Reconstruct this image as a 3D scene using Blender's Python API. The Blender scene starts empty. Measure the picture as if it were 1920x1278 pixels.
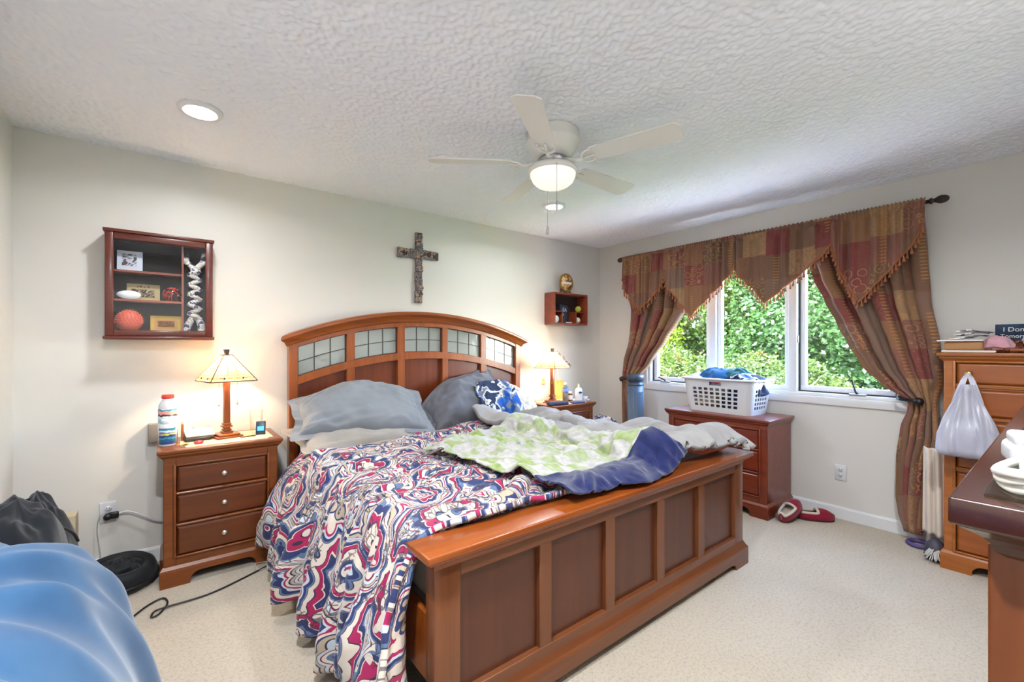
import bpy, bmesh, math, random
import numpy as np
from mathutils import Vector, Matrix, noise

PI = math.pi
random.seed(7)
SC = bpy.context.scene
COL = SC.collection

# ------------------------------------------------------------------ colour and node helpers
def lin(c):
    c = c / 255.0
    return c / 12.92 if c <= 0.04045 else ((c + 0.055) / 1.055) ** 2.4
def rgb(r, g, b):
    return (lin(r), lin(g), lin(b), 1.0)

class NT:
    """tiny wrapper for building node materials"""
    def __init__(self, name):
        self.m = bpy.data.materials.new(name)
        self.m.use_nodes = True
        self.t = self.m.node_tree
        self.t.nodes.clear()
        self.out = self.t.nodes.new('ShaderNodeOutputMaterial')
    def n(self, kind, **kw):
        nd = self.t.nodes.new('ShaderNode' + kind)
        for k, v in kw.items():
            if k.startswith('i_'):
                key = k[2:].replace('_', ' ')
                nd.inputs[key].default_value = v
            else:
                setattr(nd, k, v)
        return nd
    def l(self, a, b):
        self.t.links.new(a, b)
    def bsdf(self, **kw):
        b = self.n('BsdfPrincipled')
        for k, v in kw.items():
            b.inputs[k.replace('_', ' ')].default_value = v
        self.l(b.outputs[0], self.out.inputs[0])
        return b
    def coords(self, kind='Object', scale=(1, 1, 1), rot=(0, 0, 0), loc=(0, 0, 0)):
        tc = self.n('TexCoord')
        mp = self.n('Mapping')
        mp.inputs['Scale'].default_value = scale
        mp.inputs['Rotation'].default_value = rot
        mp.inputs['Location'].default_value = loc
        self.l(tc.outputs[kind], mp.inputs['Vector'])
        return mp.outputs['Vector']
    def ramp(self, fac, stops, interp='LINEAR'):
        r = self.n('ValToRGB')
        e = r.color_ramp.elements
        r.color_ramp.interpolation = interp
        while len(e) < len(stops):
            e.new(0.5)
        for i, (p, c) in enumerate(stops):
            e[i].position = p
            e[i].color = c
        self.l(fac, r.inputs['Fac'])
        return r.outputs['Color']
    def math(self, op, a, b=None, c=None):
        m = self.n('Math', operation=op)
        for i, v in enumerate((a, b, c)):
            if v is None: continue
            if isinstance(v, (int, float)): m.inputs[i].default_value = v
            else: self.l(v, m.inputs[i])
        return m.outputs[0]
    def noise(self, vec, scale, detail=3, rough=0.5, dist=0.0):
        nz = self.n('TexNoise')
        nz.inputs['Scale'].default_value = scale
        nz.inputs['Detail'].default_value = detail
        nz.inputs['Roughness'].default_value = rough
        nz.inputs['Distortion'].default_value = dist
        if vec is not None: self.l(vec, nz.inputs['Vector'])
        return nz
    def mix(self, fac, a, b, mode='MIX'):
        m = self.n('Mix', data_type='RGBA', blend_type=mode)
        for s, v in ((m.inputs[0], fac), (m.inputs[6], a), (m.inputs[7], b)):
            if isinstance(v, (int, float, tuple)): s.default_value = v
            else: self.l(v, s)
        return m.outputs[2]
    def bump(self, height, bsdf, strength=0.3, dist=0.01):
        b = self.n('Bump')
        b.inputs['Strength'].default_value = strength
        b.inputs['Distance'].default_value = dist
        self.l(height, b.inputs['Height'])
        self.l(b.outputs[0], bsdf.inputs['Normal'])

def plain(name, col, rough=0.5, metal=0.0, coat=0.0, spec=0.5):
    t = NT(name)
    b = t.bsdf(Base_Color=col, Roughness=rough, Metallic=metal)
    b.inputs['Coat Weight'].default_value = coat
    b.inputs['Specular IOR Level'].default_value = spec
    return t.m

def dim(c, k):
    return (c[0] * k, c[1] * k, c[2] * k, 1.0)

def wood(name, dark, light, axis='x', rough=0.32, coat=0.25, grain=1.0):
    t = NT(name)
    dark, light = dim(dark, .70), dim(light, .70)
    sc = {'x': (1.5, 22, 22), 'z': (22, 22, 1.5), 'y': (22, 1.5, 22)}[axis]
    v = t.coords('Object', tuple(s * grain for s in sc))
    n1 = t.noise(v, 1.0, 5, 0.6, 0.6)
    n2 = t.noise(t.coords('Object', (2, 2, 2)), 1.0, 2)
    f = t.math('ADD', t.math('MULTIPLY', n1.outputs['Fac'], 0.7), t.math('MULTIPLY', n2.outputs['Fac'], 0.3))
    c = t.ramp(f, [(0.3, dark), (0.68, light)])
    b = t.bsdf(Roughness=rough)
    b.inputs['Coat Weight'].default_value = coat
    b.inputs['Coat Roughness'].default_value = 0.15
    t.l(c, b.inputs['Base Color'])
    t.bump(n1.outputs['Fac'], b, 0.05, 0.002)
    return t.m

def fabric(name, col, rough=0.9, weave=900, col2=None, sheen=0.2, bump=0.15):
    t = NT(name)
    v = t.coords('Object')
    n = t.noise(v, weave, 2)
    n2 = t.noise(v, 6, 3)
    b = t.bsdf(Roughness=rough)
    c2 = col2 if col2 else tuple(x * 0.86 for x in col[:3]) + (1,)
    t.l(t.ramp(n2.outputs['Fac'], [(0.35, c2), (0.65, col)]), b.inputs['Base Color'])
    b.inputs['Sheen Weight'].default_value = sheen
    b.inputs['Specular IOR Level'].default_value = 0.2
    t.bump(n.outputs['Fac'], b, bump, 0.001)
    return t.m

def glass(name, col=(1, 1, 1, 1), rough=0.0, mixt=0.9):
    """thin pane: mostly clear with a fresnel reflection"""
    t = NT(name)
    tr = t.n('BsdfTransparent'); tr.inputs[0].default_value = col
    gl = t.n('BsdfGlossy'); gl.inputs['Roughness'].default_value = rough
    lw = t.n('LayerWeight'); lw.inputs['Blend'].default_value = .5
    fr = t.math('ADD', t.math('MULTIPLY', t.math('POWER', lw.outputs['Facing'], 4.0), .75), .035)
    mx = t.n('MixShader')
    t.l(fr, mx.inputs[0]); t.l(tr.outputs[0], mx.inputs[1]); t.l(gl.outputs[0], mx.inputs[2])
    t.l(mx.outputs[0], t.out.inputs[0])
    return t.m

# ------------------------------------------------------------------ mesh helpers
class MB:
    def __init__(self):
        self.v = []; self.f = []; self.smooth = []
    def add(self, vs, fs, smooth=False):
        o = len(self.v)
        self.v += [tuple(p) for p in vs]
        for f in fs:
            self.f.append(tuple(i + o for i in f)); self.smooth.append(smooth)
        return self
    def xf(self, M):
        self.v = [tuple(M @ Vector(p)) for p in self.v]
        return self
    def merge(self, other):
        o = len(self.v)
        self.v += other.v
        self.f += [tuple(i + o for i in f) for f in other.f]
        self.smooth += other.smooth
        return self
    def box(self, x0, x1, y0, y1, z0, z1, bev=0.0, seg=2):
        if bev <= 0:
            vs = [(x0, y0, z0), (x1, y0, z0), (x1, y1, z0), (x0, y1, z0), (x0, y0, z1), (x1, y0, z1), (x1, y1, z1), (x0, y1, z1)]
            fs = [(0, 3, 2, 1), (4, 5, 6, 7), (0, 1, 5, 4), (1, 2, 6, 5), (2, 3, 7, 6), (3, 0, 4, 7)]
            return self.add(vs, fs)
        bm = bmesh.new()
        r = bmesh.ops.create_cube(bm, size=1)
        for v in bm.verts:
            v.co = Vector(((x0 + x1) / 2 + v.co.x * (x1 - x0), (y0 + y1) / 2 + v.co.y * (y1 - y0), (z0 + z1) / 2 + v.co.z * (z1 - z0)))
        bmesh.ops.bevel(bm, geom=list(bm.edges), offset=bev, segments=seg, profile=0.5, affect='EDGES')
        self.bm(bm, seg > 1)
        return self
    def bm(self, bm, smooth=False):
        bm.verts.index_update()
        self.add([tuple(v.co) for v in bm.verts], [tuple(v.index for v in f.verts) for f in bm.faces], smooth)
        bm.free()
        return self
    def prism(self, poly, plane, a, b, smooth=False):
        """poly 2D list; plane 'xz' extrudes along y, 'xy' along z, 'yz' along x"""
        def P(p, t):
            return {'xz': (p[0], t, p[1]), 'xy': (p[0], p[1], t), 'yz': (t, p[0], p[1])}[plane]
        n = len(poly)
        vs = [P(p, a) for p in poly] + [P(p, b) for p in poly]
        fs = [(i, (i + 1) % n, n + (i + 1) % n, n + i) for i in range(n)]
        fs += [tuple(range(n))[::-1], tuple(range(n, 2 * n))]
        return self.add(vs, fs, smooth)
    def lathe(self, prof, c=(0, 0, 0), seg=24, axis='z', sx=1.0, sy=1.0, cap=True, smooth=True):
        vs = []; fs = []
        for r, z in prof:
            for k in range(seg):
                a = 2 * PI * k / seg
                x, y = r * math.cos(a) * sx, r * math.sin(a) * sy
                if axis == 'z': p = (x, y, z)
                elif axis == 'y': p = (x, z, y)
                else: p = (z, x, y)
                vs.append((c[0] + p[0], c[1] + p[1], c[2] + p[2]))
        m = len(prof)
        for i in range(m - 1):
            for k in range(seg):
                fs.append((i * seg + k, i * seg + (k + 1) % seg, (i + 1) * seg + (k + 1) % seg, (i + 1) * seg + k))
        if cap:
            if prof[0][0] > 1e-6: fs.append(tuple(range(seg))[::-1])
            if prof[-1][0] > 1e-6: fs.append(tuple(range((m - 1) * seg, m * seg)))
        return self.add(vs, fs, smooth)
    def tube(self, pts, r, seg=8, closed=False, cap=True):
        pts = [Vector(p) for p in pts]
        n = len(pts); vs = []; fs = []
        rr = r if isinstance(r, (list, tuple)) else [r] * n
        nrm = None
        for i, p in enumerate(pts):
            a = pts[(i - 1) % n] if (closed or i > 0) else p
            b = pts[(i + 1) % n] if (closed or i < n - 1) else p
            t = (b - a).normalized() if (b - a).length > 1e-9 else Vector((0, 0, 1))
            if nrm is None:
                ref = Vector((0, 0, 1)) if abs(t.z) < 0.9 else Vector((1, 0, 0))
                nrm = t.cross(ref).normalized()
            nrm = (nrm - t * nrm.dot(t)).normalized()
            bi = t.cross(nrm)
            for k in range(seg):
                an = 2 * PI * k / seg
                vs.append(p + (nrm * math.cos(an) + bi * math.sin(an)) * rr[i])
        m = n if closed else n - 1
        for i in range(m):
            j = (i + 1) % n
            for k in range(seg):
                fs.append((i * seg + k, i * seg + (k + 1) % seg, j * seg + (k + 1) % seg, j * seg + k))
        if cap and not closed:
            fs.append(tuple(range(seg))[::-1]); fs.append(tuple(range((n - 1) * seg, n * seg)))
        return self.add(vs, fs, True)
    def sphere(self, c, r, sx=1, sy=1, sz=1, seg=16, ring=10):
        prof = [(max(1e-7, math.sin(PI * i / ring)), -math.cos(PI * i / ring)) for i in range(ring + 1)]
        o = len(self.v)
        self.lathe(prof, seg=seg, cap=False)
        for i in range(o, len(self.v)):
            x, y, z = self.v[i]
            self.v[i] = (c[0] + x * r * sx, c[1] + y * r * sy, c[2] + z * r * sz)
        return self
    def build(self, name, mat, parent=None, uv=None, fixn=True):
        me = bpy.data.meshes.new(name)
        me.from_pydata(self.v, [], self.f)
        me.polygons.foreach_set('use_smooth', self.smooth)
        if uv is not None:
            lay = me.uv_layers.new(name='UVMap')
            li = np.empty(len(me.loops), dtype=np.int32)
            me.loops.foreach_get('vertex_index', li)
            lay.data.foreach_set('uv', np.asarray(uv, dtype=np.float32)[li].ravel())
        if mat: me.materials.append(mat)
        if fixn:
            bm = bmesh.new(); bm.from_mesh(me)
            bmesh.ops.recalc_face_normals(bm, faces=bm.faces)
            bm.to_mesh(me); bm.free()
        me.update()
        o = bpy.data.objects.new(name, me)
        COL.objects.link(o)
        if parent: o.parent = parent
        return o

def B(x0, x1, y0, y1, z0, z1, bev=0.0, seg=2):
    return MB().box(x0, x1, y0, y1, z0, z1, bev, seg)

def tag(o, label, cat, group=None, kind=None):
    if label: o['label'] = label
    if cat: o['category'] = cat
    if group: o['group'] = group
    if kind: o['kind'] = kind
    return o
def thing(name, label, cat, loc=(0, 0, 0), rz=0.0, group=None):
    o = bpy.data.objects.new(name, None)
    o.empty_display_size = 0.05
    COL.objects.link(o)
    o.location = loc; o.rotation_euler = (0, 0, rz)
    return tag(o, label, cat, group)
def struct(o):
    o['kind'] = 'structure'
    return o
def dup(root, loc=None, rz=None, label=None, group=None):
    r = root.copy(); COL.objects.link(r)
    if loc is not None: r.location = loc
    if rz is not None: r.rotation_euler = (0, 0, rz)
    if label: r['label'] = label
    if group: r['group'] = group
    for ch in list(root.children):
        c = ch.copy(); COL.objects.link(c); c.parent = r
        for g in list(ch.children):
            d = g.copy(); COL.objects.link(d); d.parent = c
    return r
def mod_solid(o, th, off=0.0):
    m = o.modifiers.new('thickness', 'SOLIDIFY'); m.thickness = th; m.offset = off
    return o
def mod_sub(o, lv=1):
    m = o.modifiers.new('smooth', 'SUBSURF'); m.levels = lv; m.render_levels = lv
    return o
def interp(pts, t):
    """piecewise linear y(t) through sorted (t, y) pairs"""
    if t <= pts[0][0]: return pts[0][1]
    for (a, ya), (b, yb) in zip(pts, pts[1:]):
        if t <= b: return ya + (yb - ya) * (t - a) / (b - a)
    return pts[-1][1]
def smooth_curve(pts, n):
    """Catmull-Rom through 3D points"""
    P = [Vector(p) for p in pts]; out = []
    m = len(P)
    for i in range(n):
        u = i / (n - 1) * (m - 1); k = min(int(u), m - 2); t = u - k
        p0, p1, p2, p3 = P[max(k - 1, 0)], P[k], P[k + 1], P[min(k + 2, m - 1)]
        out.append(0.5 * ((2 * p1) + (p2 - p0) * t + (2 * p0 - 5 * p1 + 4 * p2 - p3) * t * t + (3 * p1 - p0 - 3 * p2 + p3) * t ** 3))
    return out
def text_mb(s, size, M, depth=0.0015):
    cu = bpy.data.curves.new('lettering', 'FONT')
    cu.body = s; cu.size = size; cu.extrude = depth / 2
    o = bpy.data.objects.new('lettering', cu)
    COL.objects.link(o)
    dg = bpy.context.evaluated_depsgraph_get()
    me = bpy.data.meshes.new_from_object(o.evaluated_get(dg))
    mb = MB().add([tuple(M @ v.co) for v in me.vertices], [tuple(p.vertices) for p in me.polygons])
    bpy.data.objects.remove(o); bpy.data.curves.remove(cu); bpy.data.meshes.remove(me)
    return mb
def vnoise(x, y, z):
    return noise.noise(Vector((x, y, z)))
# ------------------------------------------------------------------ materials
def m_wall(name, col):
    t = NT(name)
    v = t.coords('Object')
    b = t.bsdf(Base_Color=col, Roughness=0.42)
    b.inputs['Specular IOR Level'].default_value = 0.35
    t.bump(t.noise(v, 120, 4).outputs['Fac'], b, 0.06, 0.003)
    return t.m
M_WALL = m_wall('greige_paint', rgb(214, 210, 204))
def m_ceiling():
    t = NT('popcorn_ceiling')
    v = t.coords('Object')
    vo = t.n('TexVoronoi'); vo.inputs['Scale'].default_value = 62
    nz = t.noise(v, 45, 3, 0.6)
    wv = t.n('VectorMath', operation='ADD')
    t.l(v, wv.inputs[0])
    t.l(t.noise(v, 30, 2).outputs['Color'], wv.inputs[1])
    t.l(wv.outputs[0], vo.inputs['Vector'])
    h = t.math('ADD', t.math('MULTIPLY', t.math('SUBTRACT', 1.0, vo.outputs['Distance']), 0.6), t.math('MULTIPLY', nz.outputs['Fac'], 0.9))
    b = t.bsdf(Base_Color=rgb(238, 240, 246), Roughness=0.95)
    b.inputs['Specular IOR Level'].default_value = 0.1
    t.bump(h, b, 0.3, 0.004)
    return t.m
M_CEIL = m_ceiling()
def m_carpet():
    t = NT('beige_carpet')
    v = t.coords('Object')
    big = t.noise(v, 1.3, 4, 0.6)
    mid = t.noise(v, 26, 3, 0.6)
    fine = t.noise(v, 330, 2, 0.7)
    c = t.ramp(big.outputs['Fac'], [(0.3, rgb(184, 163, 136)), (0.7, rgb(210, 194, 170))])
    c = t.mix(0.4, c, t.ramp(fine.outputs['Fac'], [(0.36, rgb(132, 114, 92)), (0.6, rgb(228, 216, 196))]), 'MIX')
    c = t.mix(0.28, c, t.ramp(t.noise(v, 75, 3, 0.7).outputs['Fac'], [(0.34, rgb(122, 104, 84)), (0.52, rgb(214, 200, 180))]), 'MIX')
    b = t.bsdf(Roughness=1.0)
    b.inputs['Specular IOR Level'].default_value = 0.05
    b.inputs['Sheen Weight'].default_value = 0.3
    t.l(c, b.inputs['Base Color'])
    t.bump(t.math('ADD', fine.outputs['Fac'], t.math('MULTIPLY', mid.outputs['Fac'], 0.8)), b, 0.7, 0.012)
    return t.m
M_CARPET = m_carpet()
M_TRIM = plain('white_trim_paint', rgb(222, 222, 224), 0.35)
M_VINYL = plain('white_window_vinyl', rgb(232, 234, 238), 0.3)
M_GASKET = plain('dark_gasket', rgb(42, 46, 50), 0.6)
M_METAL = plain('brushed_metal', rgb(176, 176, 180), 0.35, 0.9)
M_DARKMETAL = plain('dark_bronze_metal', rgb(66, 58, 54), 0.4, 0.5)
M_BLACK = plain('black_plastic', rgb(26, 26, 28), 0.4)
M_WHITE = plain('white_plastic', rgb(206, 206, 210), 0.35)
M_OFFWHITE = plain('fan_white_enamel', rgb(226, 224, 218), 0.3)
M_BRASS = plain('brass', rgb(190, 150, 80), 0.3, 0.9)
M_NICKEL = plain('satin_nickel', rgb(222, 214, 204), 0.28, 0.85)

M_CH_X = wood('cherry_wood_horizontal', rgb(134, 60, 16), rgb(184, 96, 34), 'x')
M_CH_Z = wood('cherry_wood_vertical', rgb(134, 60, 16), rgb(184, 96, 34), 'z')
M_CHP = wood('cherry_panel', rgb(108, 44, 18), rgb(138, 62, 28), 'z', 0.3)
M_NS_X = wood('nightstand_wood', rgb(116, 54, 14), rgb(158, 84, 28), 'x', 0.35)
M_NS_D = wood('nightstand_drawer_wood', rgb(96, 42, 10), rgb(126, 60, 18), 'x', 0.38)
M_WC_X = wood('reddish_cherry', rgb(116, 42, 22), rgb(152, 66, 38), 'x', 0.3)
M_WC_D = wood('reddish_cherry_drawer', rgb(112, 36, 16), rgb(146, 58, 28), 'x', 0.3)
M_TC_X = wood('honey_cherry', rgb(162, 84, 28), rgb(206, 124, 52), 'x', 0.35)
M_TC_D = wood('honey_cherry_drawer', rgb(150, 74, 26), rgb(188, 104, 42), 'x', 0.35)
M_DR_X = wood('dark_mahogany', rgb(52, 20, 10), rgb(80, 34, 18), 'x', 0.25, 0.5)
M_DR_Z = wood('dresser_post_wood', rgb(104, 52, 22), rgb(142, 78, 38), 'z', 0.35)
M_MAH = wood('mahogany_case', rgb(84, 30, 18), rgb(122, 52, 34), 'x', 0.3)
M_MAHR = wood('red_mahogany', rgb(136, 56, 34), rgb(172, 82, 54), 'x', 0.35)
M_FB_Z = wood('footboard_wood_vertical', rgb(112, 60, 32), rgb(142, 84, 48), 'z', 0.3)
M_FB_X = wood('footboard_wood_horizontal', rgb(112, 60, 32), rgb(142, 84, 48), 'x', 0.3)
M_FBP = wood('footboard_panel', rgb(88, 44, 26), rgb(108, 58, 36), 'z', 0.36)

M_GREY = fabric('grey_cotton', rgb(129, 131, 136), 0.85)
M_GREYD = fabric('dark_grey_cotton', rgb(102, 102, 109), 0.85)
M_BEIGE = fabric('beige_cotton', rgb(187, 177, 157), 0.9)
M_SHEET = fabric('pale_sheet', rgb(197, 189, 178), 0.9)
M_DUVET = fabric('pale_grey_duvet', rgb(158, 155, 153), 0.85, 700, rgb(146, 143, 143))
M_BLUEFAB = fabric('sky_blue_fabric', rgb(52, 90, 126), 0.75, 1200, rgb(40, 76, 112), 0.3, 0.08)
M_NAVY = fabric('navy_fabric', rgb(34, 46, 78), 0.9)
M_DKJ = fabric('charcoal_jersey', rgb(31, 33, 38), 0.9)
M_DKJ2 = fabric('dark_slate_jersey', rgb(26, 30, 37), 0.9)
M_TEAL = fabric('teal_cotton', rgb(36, 92, 98), 0.9)
M_BLUE = fabric('blue_cotton', rgb(40, 96, 150), 0.9)
M_WHITEF = fabric('white_cotton', rgb(224, 226, 230), 0.9)
M_TAN = fabric('tan_cotton', rgb(184, 162, 138), 0.9)
M_PINK = fabric('pink_fleece', rgb(218, 164, 176), 0.95)
M_RED = fabric('burgundy_suede', rgb(140, 24, 50), 0.85)
M_PINKR = fabric('coral_red_cotton', rgb(206, 82, 92), 0.9)
M_FLEECE = fabric('cream_fleece', rgb(206, 194, 178), 1.0, 300, None, 0.5, 0.5)
M_BLACKF = fabric('black_padded_fabric', rgb(30, 31, 34), 0.6, 900, None, 0.1, 0.2)
M_CREAM = fabric('cream_lining', rgb(218, 204, 190), 0.95)
M_LACE = fabric('ivory_runner', rgb(232, 212, 166), 0.95, 500)

def stepnode(t, val, edge):
    return t.math('GREATER_THAN', val, edge)

def m_comforter():
    t = NT('medallion_comforter_print')
    uv = t.coords('UV')
    w = t.noise(uv, 2.2, 2, 0.5)
    sub = t.n('VectorMath', operation='SUBTRACT'); t.l(w.outputs['Color'], sub.inputs[0]); sub.inputs[1].default_value = (.5, .5, .5)
    scl = t.n('VectorMath', operation='SCALE'); t.l(sub.outputs[0], scl.inputs[0]); scl.inputs['Scale'].default_value = 0.22
    ad = t.n('VectorMath', operation='ADD'); t.l(uv, ad.inputs[0]); t.l(scl.outputs[0], ad.inputs[1])
    v1 = t.n('TexVoronoi'); v1.inputs['Scale'].default_value = 3.5; v1.inputs['Randomness'].default_value = 0.75
    t.l(ad.outputs[0], v1.inputs['Vector'])
    # scalloped edge: second, finer cells push the rings in and out
    v2 = t.n('TexVoronoi'); v2.inputs['Scale'].default_value = 15; v2.inputs['Randomness'].default_value = 0.35
    t.l(ad.outputs[0], v2.inputs['Vector'])
    d = t.math('ADD', v1.outputs['Distance'], t.math('MULTIPLY', v2.outputs['Distance'], 0.13))
    fr = t.math('FRACT', t.math('MULTIPLY', d, 2.7))
    cream = rgb(208, 194, 180); navy = rgb(48, 56, 98); mag = rgb(158, 36, 82); dark = rgb(56, 48, 64)
    slate = rgb(92, 110, 142); tan = rgb(178, 160, 138); wine = rgb(120, 34, 62); pale = rgb(186, 194, 202)
    c = t.ramp(fr, [(0.0, cream), (0.05, dark), (0.07, mag), (0.17, cream), (0.195, dark), (0.21, navy), (0.30, slate),
                    (0.35, cream), (0.41, wine), (0.43, pale), (0.50, dark), (0.515, tan), (0.58, navy), (0.62, cream),
                    (0.69, mag), (0.74, pale), (0.79, navy), (0.87, slate), (0.91, dark), (0.925, cream)], 'CONSTANT')
    # small scribble detail on the pale and blue rings
    v3 = t.n('TexVoronoi', feature='DISTANCE_TO_EDGE'); v3.inputs['Scale'].default_value = 42; t.l(ad.outputs[0], v3.inputs['Vector'])
    line = t.math('LESS_THAN', v3.outputs['Distance'], 0.07)
    zone = t.math('GREATER_THAN', t.noise(uv, 5.5, 1).outputs['Fac'], 0.52)
    c2 = t.mix(t.math('MULTIPLY', t.math('MULTIPLY', line, zone), 0.75), c, dark)
    zone2 = t.math('GREATER_THAN', t.noise(uv, 6.5, 1, 0.5, 0.3).outputs['Fac'], 0.56)
    c3 = t.mix(t.math('MULTIPLY', t.math('MULTIPLY', t.math('LESS_THAN', v2.outputs['Distance'], 0.22), zone2), 0.85), c2, cream)
    b = t.bsdf(Roughness=0.8)
    b.inputs['Specular IOR Level'].default_value = 0.2
    b.inputs['Sheen Weight'].default_value = 0.15
    t.l(c3, b.inputs['Base Color'])
    q = t.noise(uv, 24, 3)
    t.bump(q.outputs['Fac'], b, 0.25, 0.01)
    return t.m
M_COMF = m_comforter()

def m_curtain():
    t = NT('patchwork_jacquard')
    uv = t.coords('UV')
    # patchwork blocks of uneven size
    chk = t.n('TexVoronoi', distance='CHEBYCHEV'); chk.inputs['Scale'].default_value = 5.2; chk.inputs['Randomness'].default_value = 0.18
    t.l(uv, chk.inputs['Vector'])
    sep = t.n('SeparateColor'); t.l(chk.outputs['Color'], sep.inputs[0])
    brown = rgb(124, 92, 72); tan = rgb(172, 138, 100); wine = rgb(136, 46, 58); taupe = rgb(132, 108, 96); cop = rgb(152, 108, 76); dusk = rgb(144, 92, 84)
    base = t.ramp(sep.outputs[0], [(0, brown), (0.3, tan), (0.46, wine), (0.56, taupe), (0.74, cop), (0.9, dusk)], 'CONSTANT')
    blur = t.noise(uv, 14, 4, 0.65)
    base = t.mix(t.math('ADD', t.math('MULTIPLY', blur.outputs['Fac'], 0.9), -0.1), base, rgb(130, 102, 80))
    # scrolls: thin curls inside each block
    nz = t.noise(uv, 9, 2, 0.5)
    wv = t.n('TexWave', wave_type='RINGS', rings_direction='SPHERICAL', wave_profile='SIN')
    v2 = t.n('TexVoronoi'); v2.inputs['Scale'].default_value = 15; v2.inputs['Randomness'].default_value = 0.6; t.l(uv, v2.inputs['Vector'])
    d2 = t.math('ADD', v2.outputs['Distance'], t.math('MULTIPLY', nz.outputs['Fac'], 0.7))
    curl = t.math('LESS_THAN', t.math('ABSOLUTE', t.math('SUBTRACT', t.math('FRACT', t.math('MULTIPLY', d2, 3.0)), 0.5)), 0.1)
    hasc = t.math('GREATER_THAN', sep.outputs[1], 0.42)
    gold = t.mix(t.math('GREATER_THAN', sep.outputs[2], 0.5), rgb(178, 140, 92), rgb(150, 96, 82))
    c = t.mix(t.math('MULTIPLY', t.math('MULTIPLY', curl, hasc), 0.8), base, gold)
    # ladder bars
    sx = t.n('SeparateXYZ'); t.l(uv, sx.inputs[0])
    bars = t.math('LESS_THAN', t.math('FRACT', t.math('MULTIPLY', sx.outputs[1], 44)), 0.35)
    band = t.math('LESS_THAN', t.math('ABSOLUTE', t.math('SUBTRACT', t.math('FRACT', t.math('MULTIPLY', sx.outputs[0], 2.6)), 0.5)), 0.055)
    hasb = t.math('GREATER_THAN', t.noise(uv, 4.0, 0).outputs['Fac'], 0.48)
    c = t.mix(t.math('MULTIPLY', t.math('MULTIPLY', bars, band), hasb), c, rgb(176, 130, 74))
    fine = t.noise(uv, 160, 2)
    c = t.mix(0.3, c, t.ramp(fine.outputs['Fac'], [(0.3, rgb(70, 50, 40)), (0.7, rgb(170, 130, 96))]), 'SOFT_LIGHT')
    b = t.bsdf(Roughness=0.6)
    b.inputs['Specular IOR Level'].default_value = 0.3
    b.inputs['Sheen Weight'].default_value = 0.2
    t.l(c, b.inputs['Base Color'])
    t.bump(fine.outputs['Fac'], b, 0.25, 0.002)
    return t.m
M_CURT = m_curtain()
M_FRINGE = fabric('copper_fringe', rgb(164, 98, 62), 0.7, 1500)

def m_blanket():
    t = NT('green_check_blanket')
    uv = t.coords('UV')                      # u, v run 0..1 over the blanket
    sx = t.n('SeparateXYZ'); t.l(uv, sx.inputs[0])
    u, v = sx.outputs[0], sx.outputs[1]
    w = t.noise(uv, 2.5, 1)
    uu = t.math('ADD', u, t.math('MULTIPLY', w.outputs['Fac'], 0.34))
    a = t.math('GREATER_THAN', t.math('FRACT', t.math('MULTIPLY', uu, 4.6)), 0.5)
    bb = t.math('GREATER_THAN', t.math('FRACT', t.math('MULTIPLY', v, 5.6)), 0.5)
    par = t.math('ABSOLUTE', t.math('SUBTRACT', a, bb))
    soft = t.noise(uv, 30, 2)
    green = t.ramp(soft.outputs['Fac'], [(0.3, rgb(118, 142, 62)), (0.7, rgb(150, 168, 92))])
    white = t.ramp(soft.outputs['Fac'], [(0.3, rgb(160, 158, 160)), (0.7, rgb(190, 187, 182))])
    fade = t.math('MULTIPLY', par, t.ramp(t.noise(uv, 3.2, 2).outputs['Fac'], [(0.32, (.25, .25, .25, 1)), (0.6, (1, 1, 1, 1))]))
    c = t.mix(fade, white, green)
    # navy band along one end with a stitched lighter edge
    c = t.mix(t.math('LESS_THAN', v, 0.17), c, t.ramp(soft.outputs['Fac'], [(0.3, rgb(24, 30, 72)), (0.7, rgb(34, 42, 90))]))
    b = t.bsdf(Roughness=0.95)
    b.inputs['Specular IOR Level'].default_value = 0.1
    b.inputs['Sheen Weight'].default_value = 0.4
    t.l(c, b.inputs['Base Color'])
    t.bump(t.noise(uv, 220, 2).outputs['Fac'], b, 0.3, 0.004)
    return t.m
M_BLANK = m_blanket()

def m_patterned(name, cols, scale):
    t = NT(name)
    v = t.coords('Object')
    nz = t.noise(v, scale, 2, 0.5, 0.4)
    st = [(0.0, cols[0])] + [(0.36 + 0.28 * i / max(1, len(cols) - 1), c) for i, c in enumerate(cols[1:])]
    b = t.bsdf(Roughness=0.85)
    t.l(t.ramp(nz.outputs['Fac'], st, 'CONSTANT'), b.inputs['Base Color'])
    return t.m
M_BLUEPAT = m_patterned('blue_print_cotton', [rgb(26, 72, 150), rgb(30, 88, 170), rgb(120, 130, 150), rgb(206, 206, 208), rgb(32, 44, 76)], 9)
M_BEDPAT = m_patterned('navy_white_print', [rgb(40, 42, 80), rgb(200, 204, 220), rgb(58, 62, 110), rgb(220, 206, 206)], 12)
M_STRIPE = m_patterned('cream_print_cotton', [rgb(204, 196, 184), rgb(190, 180, 166), rgb(214, 206, 194), rgb(174, 164, 152)], 16)

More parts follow.
